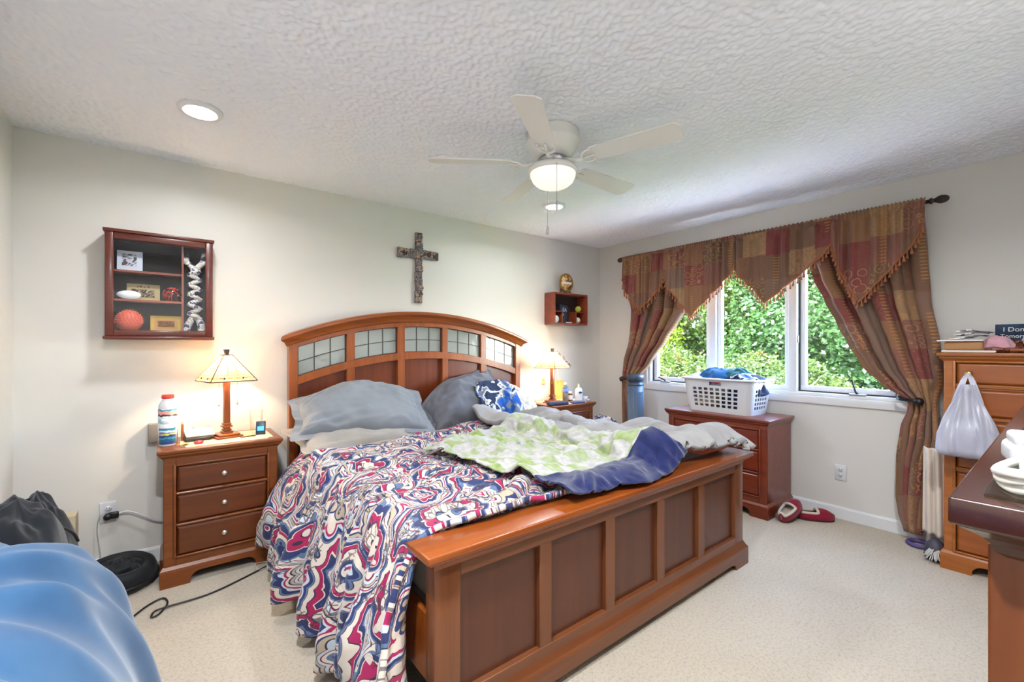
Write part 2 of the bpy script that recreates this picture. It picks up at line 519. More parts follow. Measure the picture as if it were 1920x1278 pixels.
def m_leaf(name, c1, c2, transl=0.45):
    t = NT(name)
    oi = t.n('TexCoord')
    nz = t.noise(oi.outputs['Object'], 1.1, 3, 0.6)
    nz2 = t.noise(oi.outputs['Object'], 9, 2, 0.6)
    f = t.math('ADD', t.math('MULTIPLY', nz.outputs['Fac'], 0.6), t.math('MULTIPLY', nz2.outputs['Fac'], 0.4))
    c = t.ramp(f, [(0.36, c1), (0.62, c2)])
    d = t.n('BsdfDiffuse'); t.l(c, d.inputs[0])
    tr = t.n('BsdfTranslucent'); t.l(c, tr.inputs[0])
    g = t.n('BsdfGlossy'); g.inputs['Roughness'].default_value = 0.35
    mx = t.n('MixShader'); mx.inputs[0].default_value = transl
    t.l(d.outputs[0], mx.inputs[1]); t.l(tr.outputs[0], mx.inputs[2])
    m2 = t.n('MixShader'); m2.inputs[0].default_value = 0.02
    t.l(mx.outputs[0], m2.inputs[1]); t.l(g.outputs[0], m2.inputs[2])
    t.l(m2.outputs[0], t.out.inputs[0])
    return t.m
M_LEAF_Y = m_leaf('yellow_green_leaves', rgb(70, 104, 20), rgb(142, 162, 44))
M_LEAF_M = m_leaf('mid_green_leaves', rgb(36, 60, 22), rgb(80, 104, 44))
M_LEAF_D = m_leaf('deep_green_leaves', rgb(28, 52, 24), rgb(68, 96, 48))
M_LEAF_P = m_leaf('pale_green_leaves', rgb(36, 52, 20), rgb(80, 94, 42))
M_BARK = wood('grey_bark', rgb(84, 74, 62), rgb(128, 116, 98), 'z', 0.9, 0.0)
M_GRASS = m_patterned('lawn', [rgb(70, 110, 40), rgb(96, 140, 56), rgb(80, 122, 48)], 3)

def m_shade():
    t = NT('cream_art_glass')
    uv = t.coords('Object', (7, 7, 7))
    nz = t.noise(uv, 1.0, 3, 0.5, 1.0)
    c = t.ramp(nz.outputs['Fac'], [(0.35, rgb(255, 226, 172)), (0.65, rgb(255, 242, 208))])
    d = t.n('BsdfDiffuse'); t.l(c, d.inputs[0])
    tr = t.n('BsdfTranslucent'); t.l(c, tr.inputs[0])
    mx = t.n('MixShader'); mx.inputs[0].default_value = 0.72
    t.l(d.outputs[0], mx.inputs[1]); t.l(tr.outputs[0], mx.inputs[2])
    gl = t.n('BsdfGlossy'); gl.inputs['Roughness'].default_value = 0.15
    m2 = t.n('MixShader'); m2.inputs[0].default_value = 0.04
    t.l(mx.outputs[0], m2.inputs[1]); t.l(gl.outputs[0], m2.inputs[2])
    t.l(m2.outputs[0], t.out.inputs[0])
    return t.m
M_SHADE = m_shade()
def m_emit(name, col, s):
    t = NT(name)
    e = t.n('Emission'); e.inputs[0].default_value = col; e.inputs[1].default_value = s
    t.l(e.outputs[0], t.out.inputs[0])
    return t.m
M_LED = m_emit('led_disc', (1, 0.97, 0.93, 1), 14)
M_BULB = m_emit('warm_bulb', (1, 0.72, 0.4, 1), 25)
M_SCREEN = m_emit('blue_screen', rgb(60, 130, 230), 0.8)
M_GLASS = glass('clear_glass')
M_PANE = glass('window_glass')
def m_plastic_bag():
    t = NT('thin_white_plastic')
    v = t.coords('Object', (30, 30, 4))
    d = t.n('BsdfDiffuse'); d.inputs[0].default_value = rgb(212, 212, 226)
    tr = t.n('BsdfTranslucent'); tr.inputs[0].default_value = rgb(212, 212, 226)
    tp = t.n('BsdfTransparent')
    gl = t.n('BsdfGlossy'); gl.inputs['Roughness'].default_value = 0.25
    a = t.n('MixShader'); a.inputs[0].default_value = 0.35; t.l(d.outputs[0], a.inputs[1]); t.l(tr.outputs[0], a.inputs[2])
    b = t.n('MixShader'); b.inputs[0].default_value = 0.1; t.l(a.outputs[0], b.inputs[1]); t.l(gl.outputs[0], b.inputs[2])
    c = t.n('MixShader'); c.inputs[0].default_value = 0.1; t.l(b.outputs[0], c.inputs[1]); t.l(tp.outputs[0], c.inputs[2])
    bp = t.n('Bump'); bp.inputs['Strength'].default_value = 0.4; bp.inputs['Distance'].default_value = 0.01
    t.l(t.noise(v, 1.0, 3).outputs['Fac'], bp.inputs['Height'])
    t.l(bp.outputs[0], d.inputs['Normal']); t.l(bp.outputs[0], gl.inputs['Normal'])
    t.l(c.outputs[0], t.out.inputs[0])
    return t.m
M_BAG = m_plastic_bag()
def m_globe():
    t = NT('frosted_globe')
    b = t.bsdf(Base_Color=rgb(240, 236, 226), Roughness=0.4)
    b.inputs['Emission Color'].default_value = (1, 0.94, 0.84, 1)
    b.inputs['Emission Strength'].default_value = 0.1
    return t.m
M_GLOBE = m_globe()
# ------------------------------------------------------------------ room shell (metres; corner of back and right walls at the origin)
H = 2.44; XL = -4.608; YF = -3.86
struct(B(XL - .2, .2, YF - .2, .2, -.12, 0).build('floor', M_CARPET))
def popcorn_ceiling():
    # slab whose underside is a fine sprayed-on relief
    rs = np.random.RandomState(11)
    st = .0066
    nx = int((0 - XL + .1) / st); ny = int((0 - YF + .1) / st)
    def blur(a):
        p = np.pad(a, 1, mode='wrap')
        return (p[:-2, 1:-1] + p[2:, 1:-1] + p[1:-1, :-2] + p[1:-1, 2:] + 2 * p[1:-1, 1:-1] + .5 * (p[:-2, :-2] + p[2:, 2:] + p[:-2, 2:] + p[2:, :-2])) / 8
    a = blur(rs.rand(nx, ny)); a = (a - a.min()) / (a.max() - a.min())
    b = blur(blur(rs.rand(nx, ny))); b = (b - b.min()) / (b.max() - b.min())
    hgt = .0085 * np.clip(1.9 * (.85 * a + .15 * b) - .45, 0, 1)
    x = np.linspace(XL - .05, .05, nx); y = np.linspace(YF - .05, .05, ny)
    V = np.zeros((nx, ny, 3)); V[..., 0] = x[:, None]; V[..., 1] = y[None, :]; V[..., 2] = H - hgt
    idx = np.arange(nx * ny).reshape(nx, ny)
    F = np.stack([idx[:-1, :-1], idx[:-1, 1:], idx[1:, 1:], idx[1:, :-1]], -1).reshape(-1, 4)
    o = nx * ny
    top = np.array([(XL - .2, YF - .2, H + .01), (.35, YF - .2, H + .01), (.35, .2, H + .01), (XL - .2, .2, H + .01), (XL - .2, YF - .2, H + .13), (.35, YF - .2, H + .13), (.35, .2, H + .13), (XL - .2, .2, H + .13)])
    tf = np.array([(0, 3, 2, 1), (4, 5, 6, 7), (0, 1, 5, 4), (1, 2, 6, 5), (2, 3, 7, 6), (3, 0, 4, 7)]) + o
    VV = np.concatenate([V.reshape(-1, 3), top]); FF = np.concatenate([F, tf])
    me = bpy.data.meshes.new('ceiling')
    me.vertices.add(len(VV)); me.vertices.foreach_set('co', VV.ravel())
    me.loops.add(FF.size); me.loops.foreach_set('vertex_index', FF.ravel())
    me.polygons.add(len(FF)); me.polygons.foreach_set('loop_start', np.arange(len(FF)) * 4)
    me.polygons.foreach_set('use_smooth', np.arange(len(FF)) < len(F))
    me.update(); me.materials.append(M_CEIL)
    ob = bpy.data.objects.new('ceiling', me); COL.objects.link(ob)
    return struct(ob)
popcorn_ceiling()
struct(B(XL - .15, .15, 0, .15, 0, H).build('wall_back', M_WALL))
struct(B(XL - .15, XL, YF, 0, 0, H).build('wall_left', M_WALL))
struct(B(XL - .15, .15, YF - .15, YF, 0, H).build('wall_front', M_WALL))
# right wall with the window opening
WY0, WY1, WZ0, WZ1 = -2.69, -.66, .905, 2.06
w = MB()
w.box(0, .15, YF, WY0, 0, H); w.box(0, .15, WY1, 0, 0, H)
w.box(0, .15, WY0, WY1, 0, WZ0); w.box(0, .15, WY0, WY1, WZ1, H)
struct(w.build('wall_right', M_WALL))
def baseboard(name, pts):
    mb = MB()
    (xa, ya), (xb, yb) = pts
    d = Vector((xb - xa, yb - ya, 0)); n = Vector((-d.y, d.x, 0)).normalized()
    prof = [(0.0005, 0), (.013, 0), (.013, .075), (.009, .086), (.0005, .09)]
    vs = []
    for X, Y in ((xa, ya), (xb, yb)):
        for o, z in prof: vs.append((X + n.x * o, Y + n.y * o, z))
    k = len(prof)
    fs = [(i, (i + 1) % k, k + (i + 1) % k, k + i) for i in range(k)] + [tuple(range(k)), tuple(range(k, 2 * k))]
    mb.add(vs, fs)
    return struct(mb.build(name, M_TRIM))
baseboard('baseboard_back', ((0, 0), (XL, 0)))
baseboard('baseboard_right', ((0, YF), (0, 0)))
baseboard('baseboard_left', ((XL, 0), (XL, YF)))

# window: casing, frame, three sashes
def trim(name, mb): return struct(mb.build(name, M_TRIM))
trim('trim_1', B(-.018, 0, WY0 - .06, WY1 + .06, .845, .905, .004))
trim('trim_2', B(-.018, 0, WY0 - .06, WY0, .905, 2.12, .004))
trim('trim_3', B(-.018, 0, WY1, WY1 + .06, .905, 2.12, .004))
trim('trim_4', B(-.018, 0, WY0, WY1, 2.06, 2.12, .004))
fr = MB()
fr.box(.0, .13, WY0, WY1, .905, .93, .003); fr.box(0, .13, WY0, WY1, 2.035, 2.06, .003)
fr.box(.0, .13, WY0, WY0 + .03, .93, 2.035, .003); fr.box(0, .13, WY1 - .03, WY1, .93, 2.035, .003)
fr.box(.0, .13, -1.385, -1.315, .93, 2.035, .004); fr.box(0, .13, -2.045, -1.985, .93, 2.035, .004)
win = struct(fr.build('window_1', M_VINYL))
def sash(y0, y1, gask, x=.05, fw=.045):
    s = MB()
    z0, z1 = .932, 2.033
    s.box(x, x + .05, y0, y1, z0, z0 + fw, .004); s.box(x, x + .05, y0, y1, z1 - fw, z1, .004)
    s.box(x, x + .05, y0, y0 + fw, z0 + fw, z1 - fw, .004); s.box(x, x + .05, y1 - fw, y1, z0 + fw, z1 - fw, .004)
    o = s.build('sash', M_VINYL, win)
    g = B(x + .024, x + .028, y0 + fw - .004, y1 - fw + .004, z0 + fw - .004, z1 - fw + .004).build('pane', M_PANE, o)
    if gask:
        k = MB(); t = .008; a, b = y0 + .002, y1 - .002
        xx = x - .012
        k.box(xx, x, a, b, z0, z0 + t); k.box(xx, x, a, b, z1 - t, z1); k.box(xx, x, a, a + t, z0, z1); k.box(xx, x, b - t, b, z0, z1)
        k.build('gasket', M_GASKET, o)
sash(-1.313, WY1 - .032, True)
sash(-1.983, -1.387, False, .03, .035)
sash(WY0 + .032, -2.047, True)
for yy, up in ((-.86, .02), (-2.44, .085)):
    c = MB()
    c.box(-.012, .03, yy - .05, yy + .05, .93, .942, .004)
    ck = c.build('window_crank', M_METAL, win)
    c = MB().tube([(.005, yy, .94), (.0, yy + .01, .955), (-.012, yy + .03 * (1 if up > .05 else 2), .955 + up)], [.009, .007, .006], 8)
    c.sphere((-.012, yy + .03 * (1 if up > .05 else 2), .957 + up), .009)
    c.build('lever', M_DARKMETAL, ck)
B(.01, .03, -2.054, -2.042, 1.32, 1.38, .002).build('latch', M_METAL, win)

# ------------------------------------------------------------------ outdoors
struct(B(.4, 22, -14, 16, -1.3, -1.2).build('ground_outside', M_GRASS))
struct(B(.2, 2.4, -9, 9, -1.2, -1.1).build('bounce_slab_outside', plain('pale_bounce_slab', rgb(222, 216, 206), .9)))  # unseen pale slab, added to throw sunlight up through the window
def tree(name, label, loc, blobs, nleaf, mat, size, seed, trunk=True, group='trees beyond the window', trunk_h=1.6):
    rs = np.random.RandomState(seed)
    t = thing(name, label, 'tree', loc, group=group)
    tot = sum(b[3] ** 2 for b in blobs)
    C = []
    for bx, by, bz, br in blobs:
        k = int(nleaf * br ** 2 / tot)
        d = rs.normal(size=(k, 3)); d /= np.linalg.norm(d, axis=1)[:, None]
        # clusters: leaves gather around twigs
        tw = rs.normal(size=(max(8, k // 26), 3)); tw /= np.linalg.norm(tw, axis=1)[:, None]
        tw *= (.62 + .38 * rs.rand(len(tw), 1))
        base = tw[rs.randint(len(tw), size=k)]
        p = (base + d * rs.rand(k, 1) * .24) * br
        C.append(p + np.array([bx, by, bz]))
    C = np.concatenate(C); n = len(C)
    a = rs.normal(size=(n, 3)); a /= np.linalg.norm(a, axis=1)[:, None]
    a[:, 2] = a[:, 2] * .6 - .25
    b = np.cross(a, rs.normal(size=(n, 3))); b /= np.linalg.norm(b, axis=1)[:, None]
    s = size * (.6 + .8 * rs.rand(n, 1))
    nn = np.cross(a, b)
    V = np.stack([C, C + a * s * .5 + b * s * .3 + nn * s * .08, C + a * s * 1.05, C + a * s * .5 - b * s * .3 + nn * s * .08], 1).reshape(-1, 3)
    F = np.arange(4 * n).reshape(-1, 4)
    me = bpy.data.meshes.new('foliage')
    me.vertices.add(4 * n); me.vertices.foreach_set('co', V.ravel())
    me.loops.add(4 * n); me.loops.foreach_set('vertex_index', F.ravel())
    me.polygons.add(n); me.polygons.foreach_set('loop_start', np.arange(n) * 4)
    me.update(); me.validate()
    me.materials.append(mat)
    o = bpy.data.objects.new('foliage', me); COL.objects.link(o); o.parent = t
    if trunk:
        mb = MB()
        top = Vector(blobs[0][:3])
        mb.tube(smooth_curve([(0, 0, 0), (rs.uniform(-.1, .1), rs.uniform(-.1, .1), top.z * .5), tuple(top)], 8), [.13 - .012 * i for i in range(8)], 8)
        for bx, by, bz, br in blobs:
            st = Vector((0, 0, max(.4, bz - br * 1.1)))
            mid = Vector((bx * .5, by * .5, bz - br * .4))
            mb.tube(smooth_curve([st, mid, (bx, by, bz)], 6), [.06, .05, .042, .034, .026, .018], 6)
            for q in range(5):
                d = Vector(rs.normal(size=3)).normalized() * br * .85
                mb.tube([(bx, by, bz), Vector((bx, by, bz)) + d * .5 + Vector((0, 0, .05)), Vector((bx, by, bz)) + d], [.02, .013, .006], 5)
        mb.build('trunk', M_BARK, t)
    return t
G0 = -1.2
tree('maple_tree', 'bright yellow-green tree filling the left window sash', (3.4, 2.7, G0), [(0, 0, 2.2, .95), (.4, .7, 2.9, .8), (-.3, -.5, 1.5, .8), (.2, .3, 3.8, .8), (.5, -.7, 2.9, .6)], 34000, M_LEAF_Y, .07, 3)
tree('leafy_tree', 'mid-green tree with bare curved limbs behind the fixed middle pane', (4.8, 1.35, G0), [(0, 0, 3.4, 1.0), (.5, .9, 4.1, 1.0), (-.2, -.6, 4.2, .9), (.4, -.4, 2.4, .8), (0, .7, 2.3, .75), (0, 0, 5.2, 1.0)], 42000, M_LEAF_M, .075, 5)
tree('flowering_shrub', 'pale green bush low behind the middle pane and the laundry basket', (3.2, .95, G0), [(0, 0, 1.9, .62), (.2, .5, 1.6, .6), (.1, -.55, 1.7, .6)], 15000, M_LEAF_P, .05, 8)
tree('leafy_tree', 'deep green tree behind the right window sash', (4.6, -.55, G0), [(0, 0, 3.2, 1.1), (.2, .8, 4.2, .9), (0, -.9, 3.0, 1.0), (.3, -.2, 4.4, 1.0), (-.2, .5, 2.2, .8)], 38000, M_LEAF_D, .075, 12)
tree('flowering_shrub', 'light green bush along the bottom of the right window sash', (3.0, -.45, G0), [(0, 0, 1.8, .6), (.1, .5, 1.75, .5), (.1, -.6, 1.7, .6), (.2, -1.1, 1.5, .55)], 15000, M_LEAF_P, .05, 14)
tree('maple_tree', 'yellow-green spray of leaves in the left part of the middle pane', (3.9, 1.95, G0), [(0, 0, 2.6, .6), (.1, .3, 2.0, .5), (0, -.15, 3.2, .45)], 12000, M_LEAF_Y, .06, 17)
for i, (x, y, z, r, lab) in enumerate(((8.2, 5.6, 3.2, 2.0, 'dark tall tree far behind the bright tree at the left sash'), (8.4, 3.0, 3.4, 2.1, 'dark tall tree farthest back behind the middle pane'),
                                     (8.2, .4, 3.6, 2.2, 'dark tall tree far back between the middle pane and the right sash'), (7.8, -2.4, 3.4, 2.1, 'dark tall tree farthest right beyond the right sash'))):
    tree('tall_tree', lab, (x, y, G0), [(0, 0, z, r), (0, .8, z + 2, r * .9), (0, -.7, z + 1.6, r * .85), (0, 0, z - 1.6, r * .8), (0, 1.3, z - 1.4, r * .7)], 22000, M_LEAF_D if i % 2 else M_LEAF_M, .16, 30 + i)

# ------------------------------------------------------------------ ceiling: recessed lights and fan
def recessed(loc, label):
    t = thing('recessed_light', label, 'ceiling light', loc, group='recessed ceiling lights')
    MB().lathe([(.062, -.003), (.07, -.010), (.09, -.008), (.093, -.001), (.093, .01), (.062, .01)], seg=36, cap=False).build('trim_ring', M_TRIM, t)
    MB().lathe([(1e-6, -.0045), (.0625, -.0045)], seg=36, cap=False).build('lens', M_LED, t)
    return t
def lamp(name, kind, loc, power, col, rot=(0, 0, 0), size=.12, parent=None):
    d = bpy.data.lights.new(name, kind); d.energy = power; d.color = col
    if kind == 'AREA': d.shape = 'DISK'; d.size = size
    elif kind in ('POINT', 'SPOT'): d.shadow_soft_size = size
    o = bpy.data.objects.new(name, d); COL.objects.link(o); o.location = loc; o.rotation_euler = rot
    if parent: o.parent = parent
    return o
RL = [(-3.85, -.80, 'round recessed light near the left wall, above the display case'), (-1.50, -.81, 'round recessed light seen just below the fan globe, near the window corner')]
for x, y, lab in RL:
    t = recessed((x, y, H - .0105), lab)
# two added fill lights outside the frame, put in to brighten the room
for x, y in ((-3.95, -2.75), (-2.25, -3.35)):
    t = recessed((x, y, H - .0105), 'added round recessed fill light above the foot of the room, out of frame')
for x, y in ((-3.85, -.80), (-1.5, -.81), (-3.95, -2.75), (-2.25, -3.35)):  # the visible pair, then the two added fill lights
    l = lamp('recessed_lamp', 'AREA', (x, y, H - .024), (2.0 if x < -3 else 1.8) if y > -1 else (9.5 if x < -3 else 7), (.90, .95, 1), size=.125)
    l.data.spread = math.radians(160)

fan = thing('ceiling_fan', 'white five-blade ceiling fan with a bowl light, hugging the ceiling', 'ceiling fan', (-2.35, -1.69, H))
MB().lathe([(1e-6, .0), (.132, 0), (.138, -.012), (.138, -.05), (.143, -.058), (.143, -.066), (.138, -.075), (.126, -.105), (.1, -.13), (.075, -.142), (1e-6, -.145)], seg=40, cap=False).build('motor_housing', M_OFFWHITE, fan)
MB().lathe([(1e-6, -.14), (.07, -.14), (.078, -.155), (.06, -.178), (.04, -.19), (1e-6, -.19)], seg=28, cap=False).build('hub', M_METAL, fan)
MB().lathe([(1e-6, -.168), (.05, -.168), (.072, -.178), (.118, -.192), (.134, -.206), (.136, -.22), (.124, -.226), (1e-6, -.226)], seg=40, cap=False).build('light_kit', M_OFFWHITE, fan)
MB().lathe([(.122, -.224), (.12, -.242), (.108, -.268), (.085, -.288), (.05, -.3), (1e-6, -.304)], seg=40, cap=False).build('globe', M_GLOBE, fan)
for k in range(5):
    a = math.radians(1 + 72 * k)
    Rm = Matrix.Rotation(a, 4, 'Z')
    pitch = Matrix.Rotation(math.radians(-12), 4, 'X')
    n = 22; poly = []
    L0, L1 = .2, .66
    up, dn = [], []
    for i in range(n + 1):
        u = i / n; x = L0 + (L1 - L0) * u
        hw = .052 + .016 * u
        if u > .93: hw *= math.sqrt(max(0.0, 1 - ((u - .93) / .07) ** 2)) * .45 + .55
        if u < .05: hw *= .7 + .3 * (u / .05)
        up.append((x, hw)); dn.append((x, -hw))
    bl = MB().prism(up + dn[::-1], 'xy', -.003, .003)
    bl.xf(Rm @ Matrix.Translation((0, 0, -.168)) @ pitch)
    b = bl.build('blade', M_OFFWHITE, fan)
    ir = MB()
    ir.tube([(.06, 0, -.155), (.1, 0, -.172), (.14, 0, -.186), (.175, 0, -.182)], [.012, .011, .01, .01], 8)
    for s in (-1, 1):
        ir.tube(smooth_curve([(.165, 0, -.184), (.18, s * .03, -.182 - s * .006), (.205, s * .046, -.176 - s * .009), (.235, s * .036, -.172 - s * .007)], 8), .006, 6)
    ir.tube([(.17, 0, -.184), (.24, 0, -.176)], .007, 6)
    ir.xf(Rm)
    ir.build('blade_iron', M_OFFWHITE, b)
for (cx, cy, z1, nm) in ((.066 / 3.2, .113 / 3.2, -.515, 'a'), (-.079 / 3.2, -.112 / 3.2, -.458, 'b')):
    ch = MB().tube([(cx * 3.2, cy * 3.2, -.222), (cx * 3.2, cy * 3.2, -.3), (cx * 3.2, cy * 3.2, z1 + .045)], .0014, 5).build('pull_chain', M_METAL, fan)
    MB().lathe([(1e-6, z1 - .005), (.006, z1), (.0085, z1 + .012), (.006, z1 + .03), (.003, z1 + .045), (1e-6, z1 + .046)], (cx * 3.2, cy * 3.2, 0), 14, cap=False).build('chain_pull', M_METAL, ch)
# ------------------------------------------------------------------ case furniture
def sweep3(mb, prof, w, d, yb=0.0, closed=True):
    """moulding carried round left side, front and right side of a case (front at -d); prof = [(out, z)]"""
    rows = []
    for o, z in prof:
        rows.append([(-w / 2 - o, yb, z), (-w / 2 - o, -d - o, z), (w / 2 + o, -d - o, z), (w / 2 + o, yb, z)])
    vs = [p for r in rows for p in r]; fs = []
    m = len(rows)
    for i in range(m if closed else m - 1):
        j = (i + 1) % m
        for k in range(3):
            fs.append((i * 4 + k, i * 4 + k + 1, j * 4 + k + 1, j * 4 + k))
    if closed:
        fs.append(tuple(i * 4 for i in range(m))); fs.append(tuple(i * 4 + 3 for i in range(m))[::-1])
    return mb.add(vs, fs)
def knob_mb(r, y):
    return MB().lathe([(1e-6, 0), (.35 * r, 0), (.32 * r, -.5 * r), (.55 * r, -.75 * r), (r, -1.1 * r), (.98 * r, -1.35 * r), (.6 * r, -1.7 * r), (1e-6, -1.75 * r)], (0, y, 0), 20, axis='y', cap=False)
def case(name, label, cat, loc, rz, w, d, h, drawers, knobs, mc, md, mk, plinth=.1, over=.028, cols=None, stile=.055, group=None, frame=True, kr=.014, top_m=None, knob_rows=99):
    """origin: back centre on the floor; front faces local -y"""
    t = thing(name, label, cat, loc, rz, group)
    c = MB()
    bw, bd = w - 2 * over, d - over
    c.box(-bw / 2, -bw / 2 + .02, -bd, -.002, .02, h - .03); c.box(bw / 2 - .02, bw / 2, -bd, -.002, .02, h - .03)
    c.box(-bw / 2 + .02, bw / 2 - .02, -.014, -.002, .03, h - .03)
    # face frame
    zb, zt = drawers[-1][0], drawers[0][1]
    x0, x1 = -bw / 2 + stile, bw / 2 - stile
    c.box(-bw / 2, x0, -bd - .004, -bd + .018, plinth, h - .03, .003, 1); c.box(x1, bw / 2, -bd - .004, -bd + .018, plinth, h - .03, .003, 1)
    c.box(x0, x1, -bd - .004, -bd + .018, zt + .004, h - .03); c.box(x0, x1, -bd - .004, -bd + .018, plinth, zb - .004)
    for (a0, a1), (b0, b1) in zip(drawers, drawers[1:]):
        c.box(x0, x1, -bd - .004, -bd + .018, b1 + .003, a0 - .003)
        c.box(x0, x1, -bd - .012, -bd - .004, (b1 + a0) / 2 - .006, (b1 + a0) / 2 + .006, .003, 1)
    if frame:
        e = .014
        for q in ((x0 - e, x0, zb - e, zt + e), (x1, x1 + e, zb - e, zt + e)):
            c.box(q[0], q[1], -bd - .014, -bd - .003, q[2], q[3], .004, 2)
        c.box(x0, x1, -bd - .014, -bd - .003, zt + .002, zt + e, .004, 2); c.box(x0, x1, -bd - .014, -bd - .003, zb - e, zb - .002, .004, 2)
    c.build('carcass', mc, t)
    tp = MB()
    tp.box(-w / 2, w / 2, -d, 0, h - .022, h, .006, 3)
    sweep3(tp, [(-.004, h - .022), (over * .75, h - .023), (over * .6, h - .034), (over * .25, h - .044), (.0, h - .055), (-.004, h - .055)], bw, bd, -.002)
    tp.build('top', top_m or mc, t)
    # plinth with bracket feet and arched cut-out
    p = MB()
    pw = bw + .03
    def board(L):
        f = min(.13, L * .24); pts = [(-L / 2, 0), (-L / 2 + f, 0)]
        for i in range(9):
            a = i / 8 * PI / 2
            pts.append((-L / 2 + f + .05 * (1 - math.cos(a)), .015 + .045 * math.sin(a)))
        q = [(-x, z) for x, z in pts[::-1]]
        return pts + q + [(L / 2, plinth - .02), (-L / 2, plinth - .02)]
    p.prism(board(pw), 'xz', -bd - .018, -bd + .004)
    sb = [(y - (bd - .006) / 2 - .001, z) for y, z in board(bd - .008)]
    p.prism(sb, 'yz', -pw / 2, -pw / 2 + .02); p.prism(sb, 'yz', pw / 2 - .02, pw / 2)
    sweep3(p, [(-.004, plinth - .021), (.017, plinth - .021), (.015, plinth - .008), (.006, plinth + .004), (.0, plinth + .012), (-.004, plinth + .012)], bw, bd, -.002)
    p.build('plinth', mc, t)
    for i, (z0, z1) in enumerate(drawers):
        for (xa, xb, kx) in (cols or [(x0, x1, knobs)]):
            dm = MB()
            y = -bd
            dm.box(xa + .004, xb - .004, y - .001, y + .016, z0, z1, .002, 1)
            # shallow raised field with a cove edge
            rows = [(0, -.001), (.008, -.008), (.012, -.009)]
            vs = []
            for e, o in rows: vs += [(xa + .004 + e, y + o, z0 + e), (xb - .004 - e, y + o, z0 + e), (xb - .004 - e, y + o, z1 - e), (xa + .004 + e, y + o, z1 - e)]
            fs = []
            for r in range(2):
                for k in range(4): fs.append((r * 4 + k, r * 4 + (k + 1) % 4, r * 4 + 4 + (k + 1) % 4, r * 4 + 4 + k))
            fs.append((8, 9, 10, 11)); dm.add(vs, fs)
            # drawer box behind the face
            dm.box(xa + .02, xb - .02, y + .016, -.04, z0 + .01, z1 - .02)
            do = dm.build('drawer', md, t)
            for kxx in (kx if i < knob_rows else kx[1:]):
                km = knob_mb(kr, y - .008)
                km.v = [(vx + kxx, vy, vz + (z0 + z1) / 2) for vx, vy, vz in km.v]
                km.build('knob', mk, do)
    return t

NSD = [(.505, .64), (.335, .482), (.16, .312)]
case('nightstand', 'three-drawer cherry nightstand left of the bed with bottles and a lamp on it', 'nightstand', (-3.72, -.018, 0), 0, .6, .425, .735, NSD, [0.0], M_NS_X, M_NS_D, M_NICKEL, group='nightstands beside the bed')
case('nightstand', 'cherry nightstand right of the headboard, half hidden behind the bed', 'nightstand', (-.86, -.018, 0), 0, .6, .425, .735, NSD, [0.0], M_NS_X, M_NS_D, M_NICKEL, group='nightstands beside the bed')
case('chest_of_drawers', 'reddish three-drawer chest under the window carrying the laundry basket', 'chest', (-.03, -1.605, 0), -PI / 2 - .02, .88, .455, .74, [(.52, .655), (.345, .495), (.165, .32)], [-.215, .215], M_WC_X, M_WC_D, M_NICKEL, plinth=.1)
case('tall_chest', 'tall honey-coloured chest of drawers in front of the right end of the window wall', 'chest', (-.005, -3.34, 0), -PI / 2, .84, .425, 1.255, [(1.08, 1.195), (.9, 1.045), (.60, .868), (.345, .57), (.12, .29)], [-.29, .29], M_TC_X, M_TC_D, M_BRASS, plinth=.1, stile=.05, kr=.017, knob_rows=3)
# low dresser in the right foreground: only its near end shows
dr = thing('dresser', 'dark mahogany dresser with a glass sheet on top in the right foreground', 'dresser', (-1.99, -3.83, 0))
dm = MB().box(-1.045, 1.045, 0, .54, 1.018, 1.06, .004, 2)
dm.build('top', M_DR_X, dr)
# cove under the slab, on all four sides
cs = MB()
for sx in (-1, 1):
    xo = sx * .955
    for y0, y1 in ((.0, .07), (.43, .505)): cs.box(min(xo, xo - sx * .06), max(xo, xo - sx * .06), y0, y1, 0, .975, .003, 1)
    cs.box(min(xo - sx * .012, xo - sx * .03), max(xo - sx * .012, xo - sx * .03), .07, .43, .06, .975)
cs.box(-.895, .895, 0, .02, .06, .975); cs.box(-.895, .895, .46, .49, .06, .1); cs.box(-.895, .895, .46, .49, .945, .975)
cs.build('carcass', M_DR_Z, dr)
for r in range(3):
    for c in range(2):
        z0 = .11 + r * .28; xa = -.89 + c * .895
        d = B(xa, xa + .885, .3, .503, z0, z0 + .265, .004, 2).build('drawer', M_DR_X, dr)
B(-1.01, 1.01, .02, .505, 1.0605, 1.0665, .002, 2).build('glass_top', glass('dresser_glass', rgb(236, 246, 240)), dr)

def ring(mb, prof, x0, x1, y0, y1):
    vs = []
    for o, z in prof: vs += [(x0 - o, y0 - o, z), (x1 + o, y0 - o, z), (x1 + o, y1 + o, z), (x0 - o, y1 + o, z)]
    fs = []
    for i in range(len(prof) - 1):
        for k in range(4): fs.append((i * 4 + k, i * 4 + (k + 1) % 4, i * 4 + 4 + (k + 1) % 4, i * 4 + 4 + k))
    return mb.add(vs, fs)
ring(MB(), [(0, 1.018), (.058, 1.018), (.055, 1.008), (.042, 1.0), (.03, .992), (.022, .982), (.018, .97), (.006, .962), (.0, .962)], -.957, .957, .06, .478).build('cornice_moulding', M_DR_X, dr)

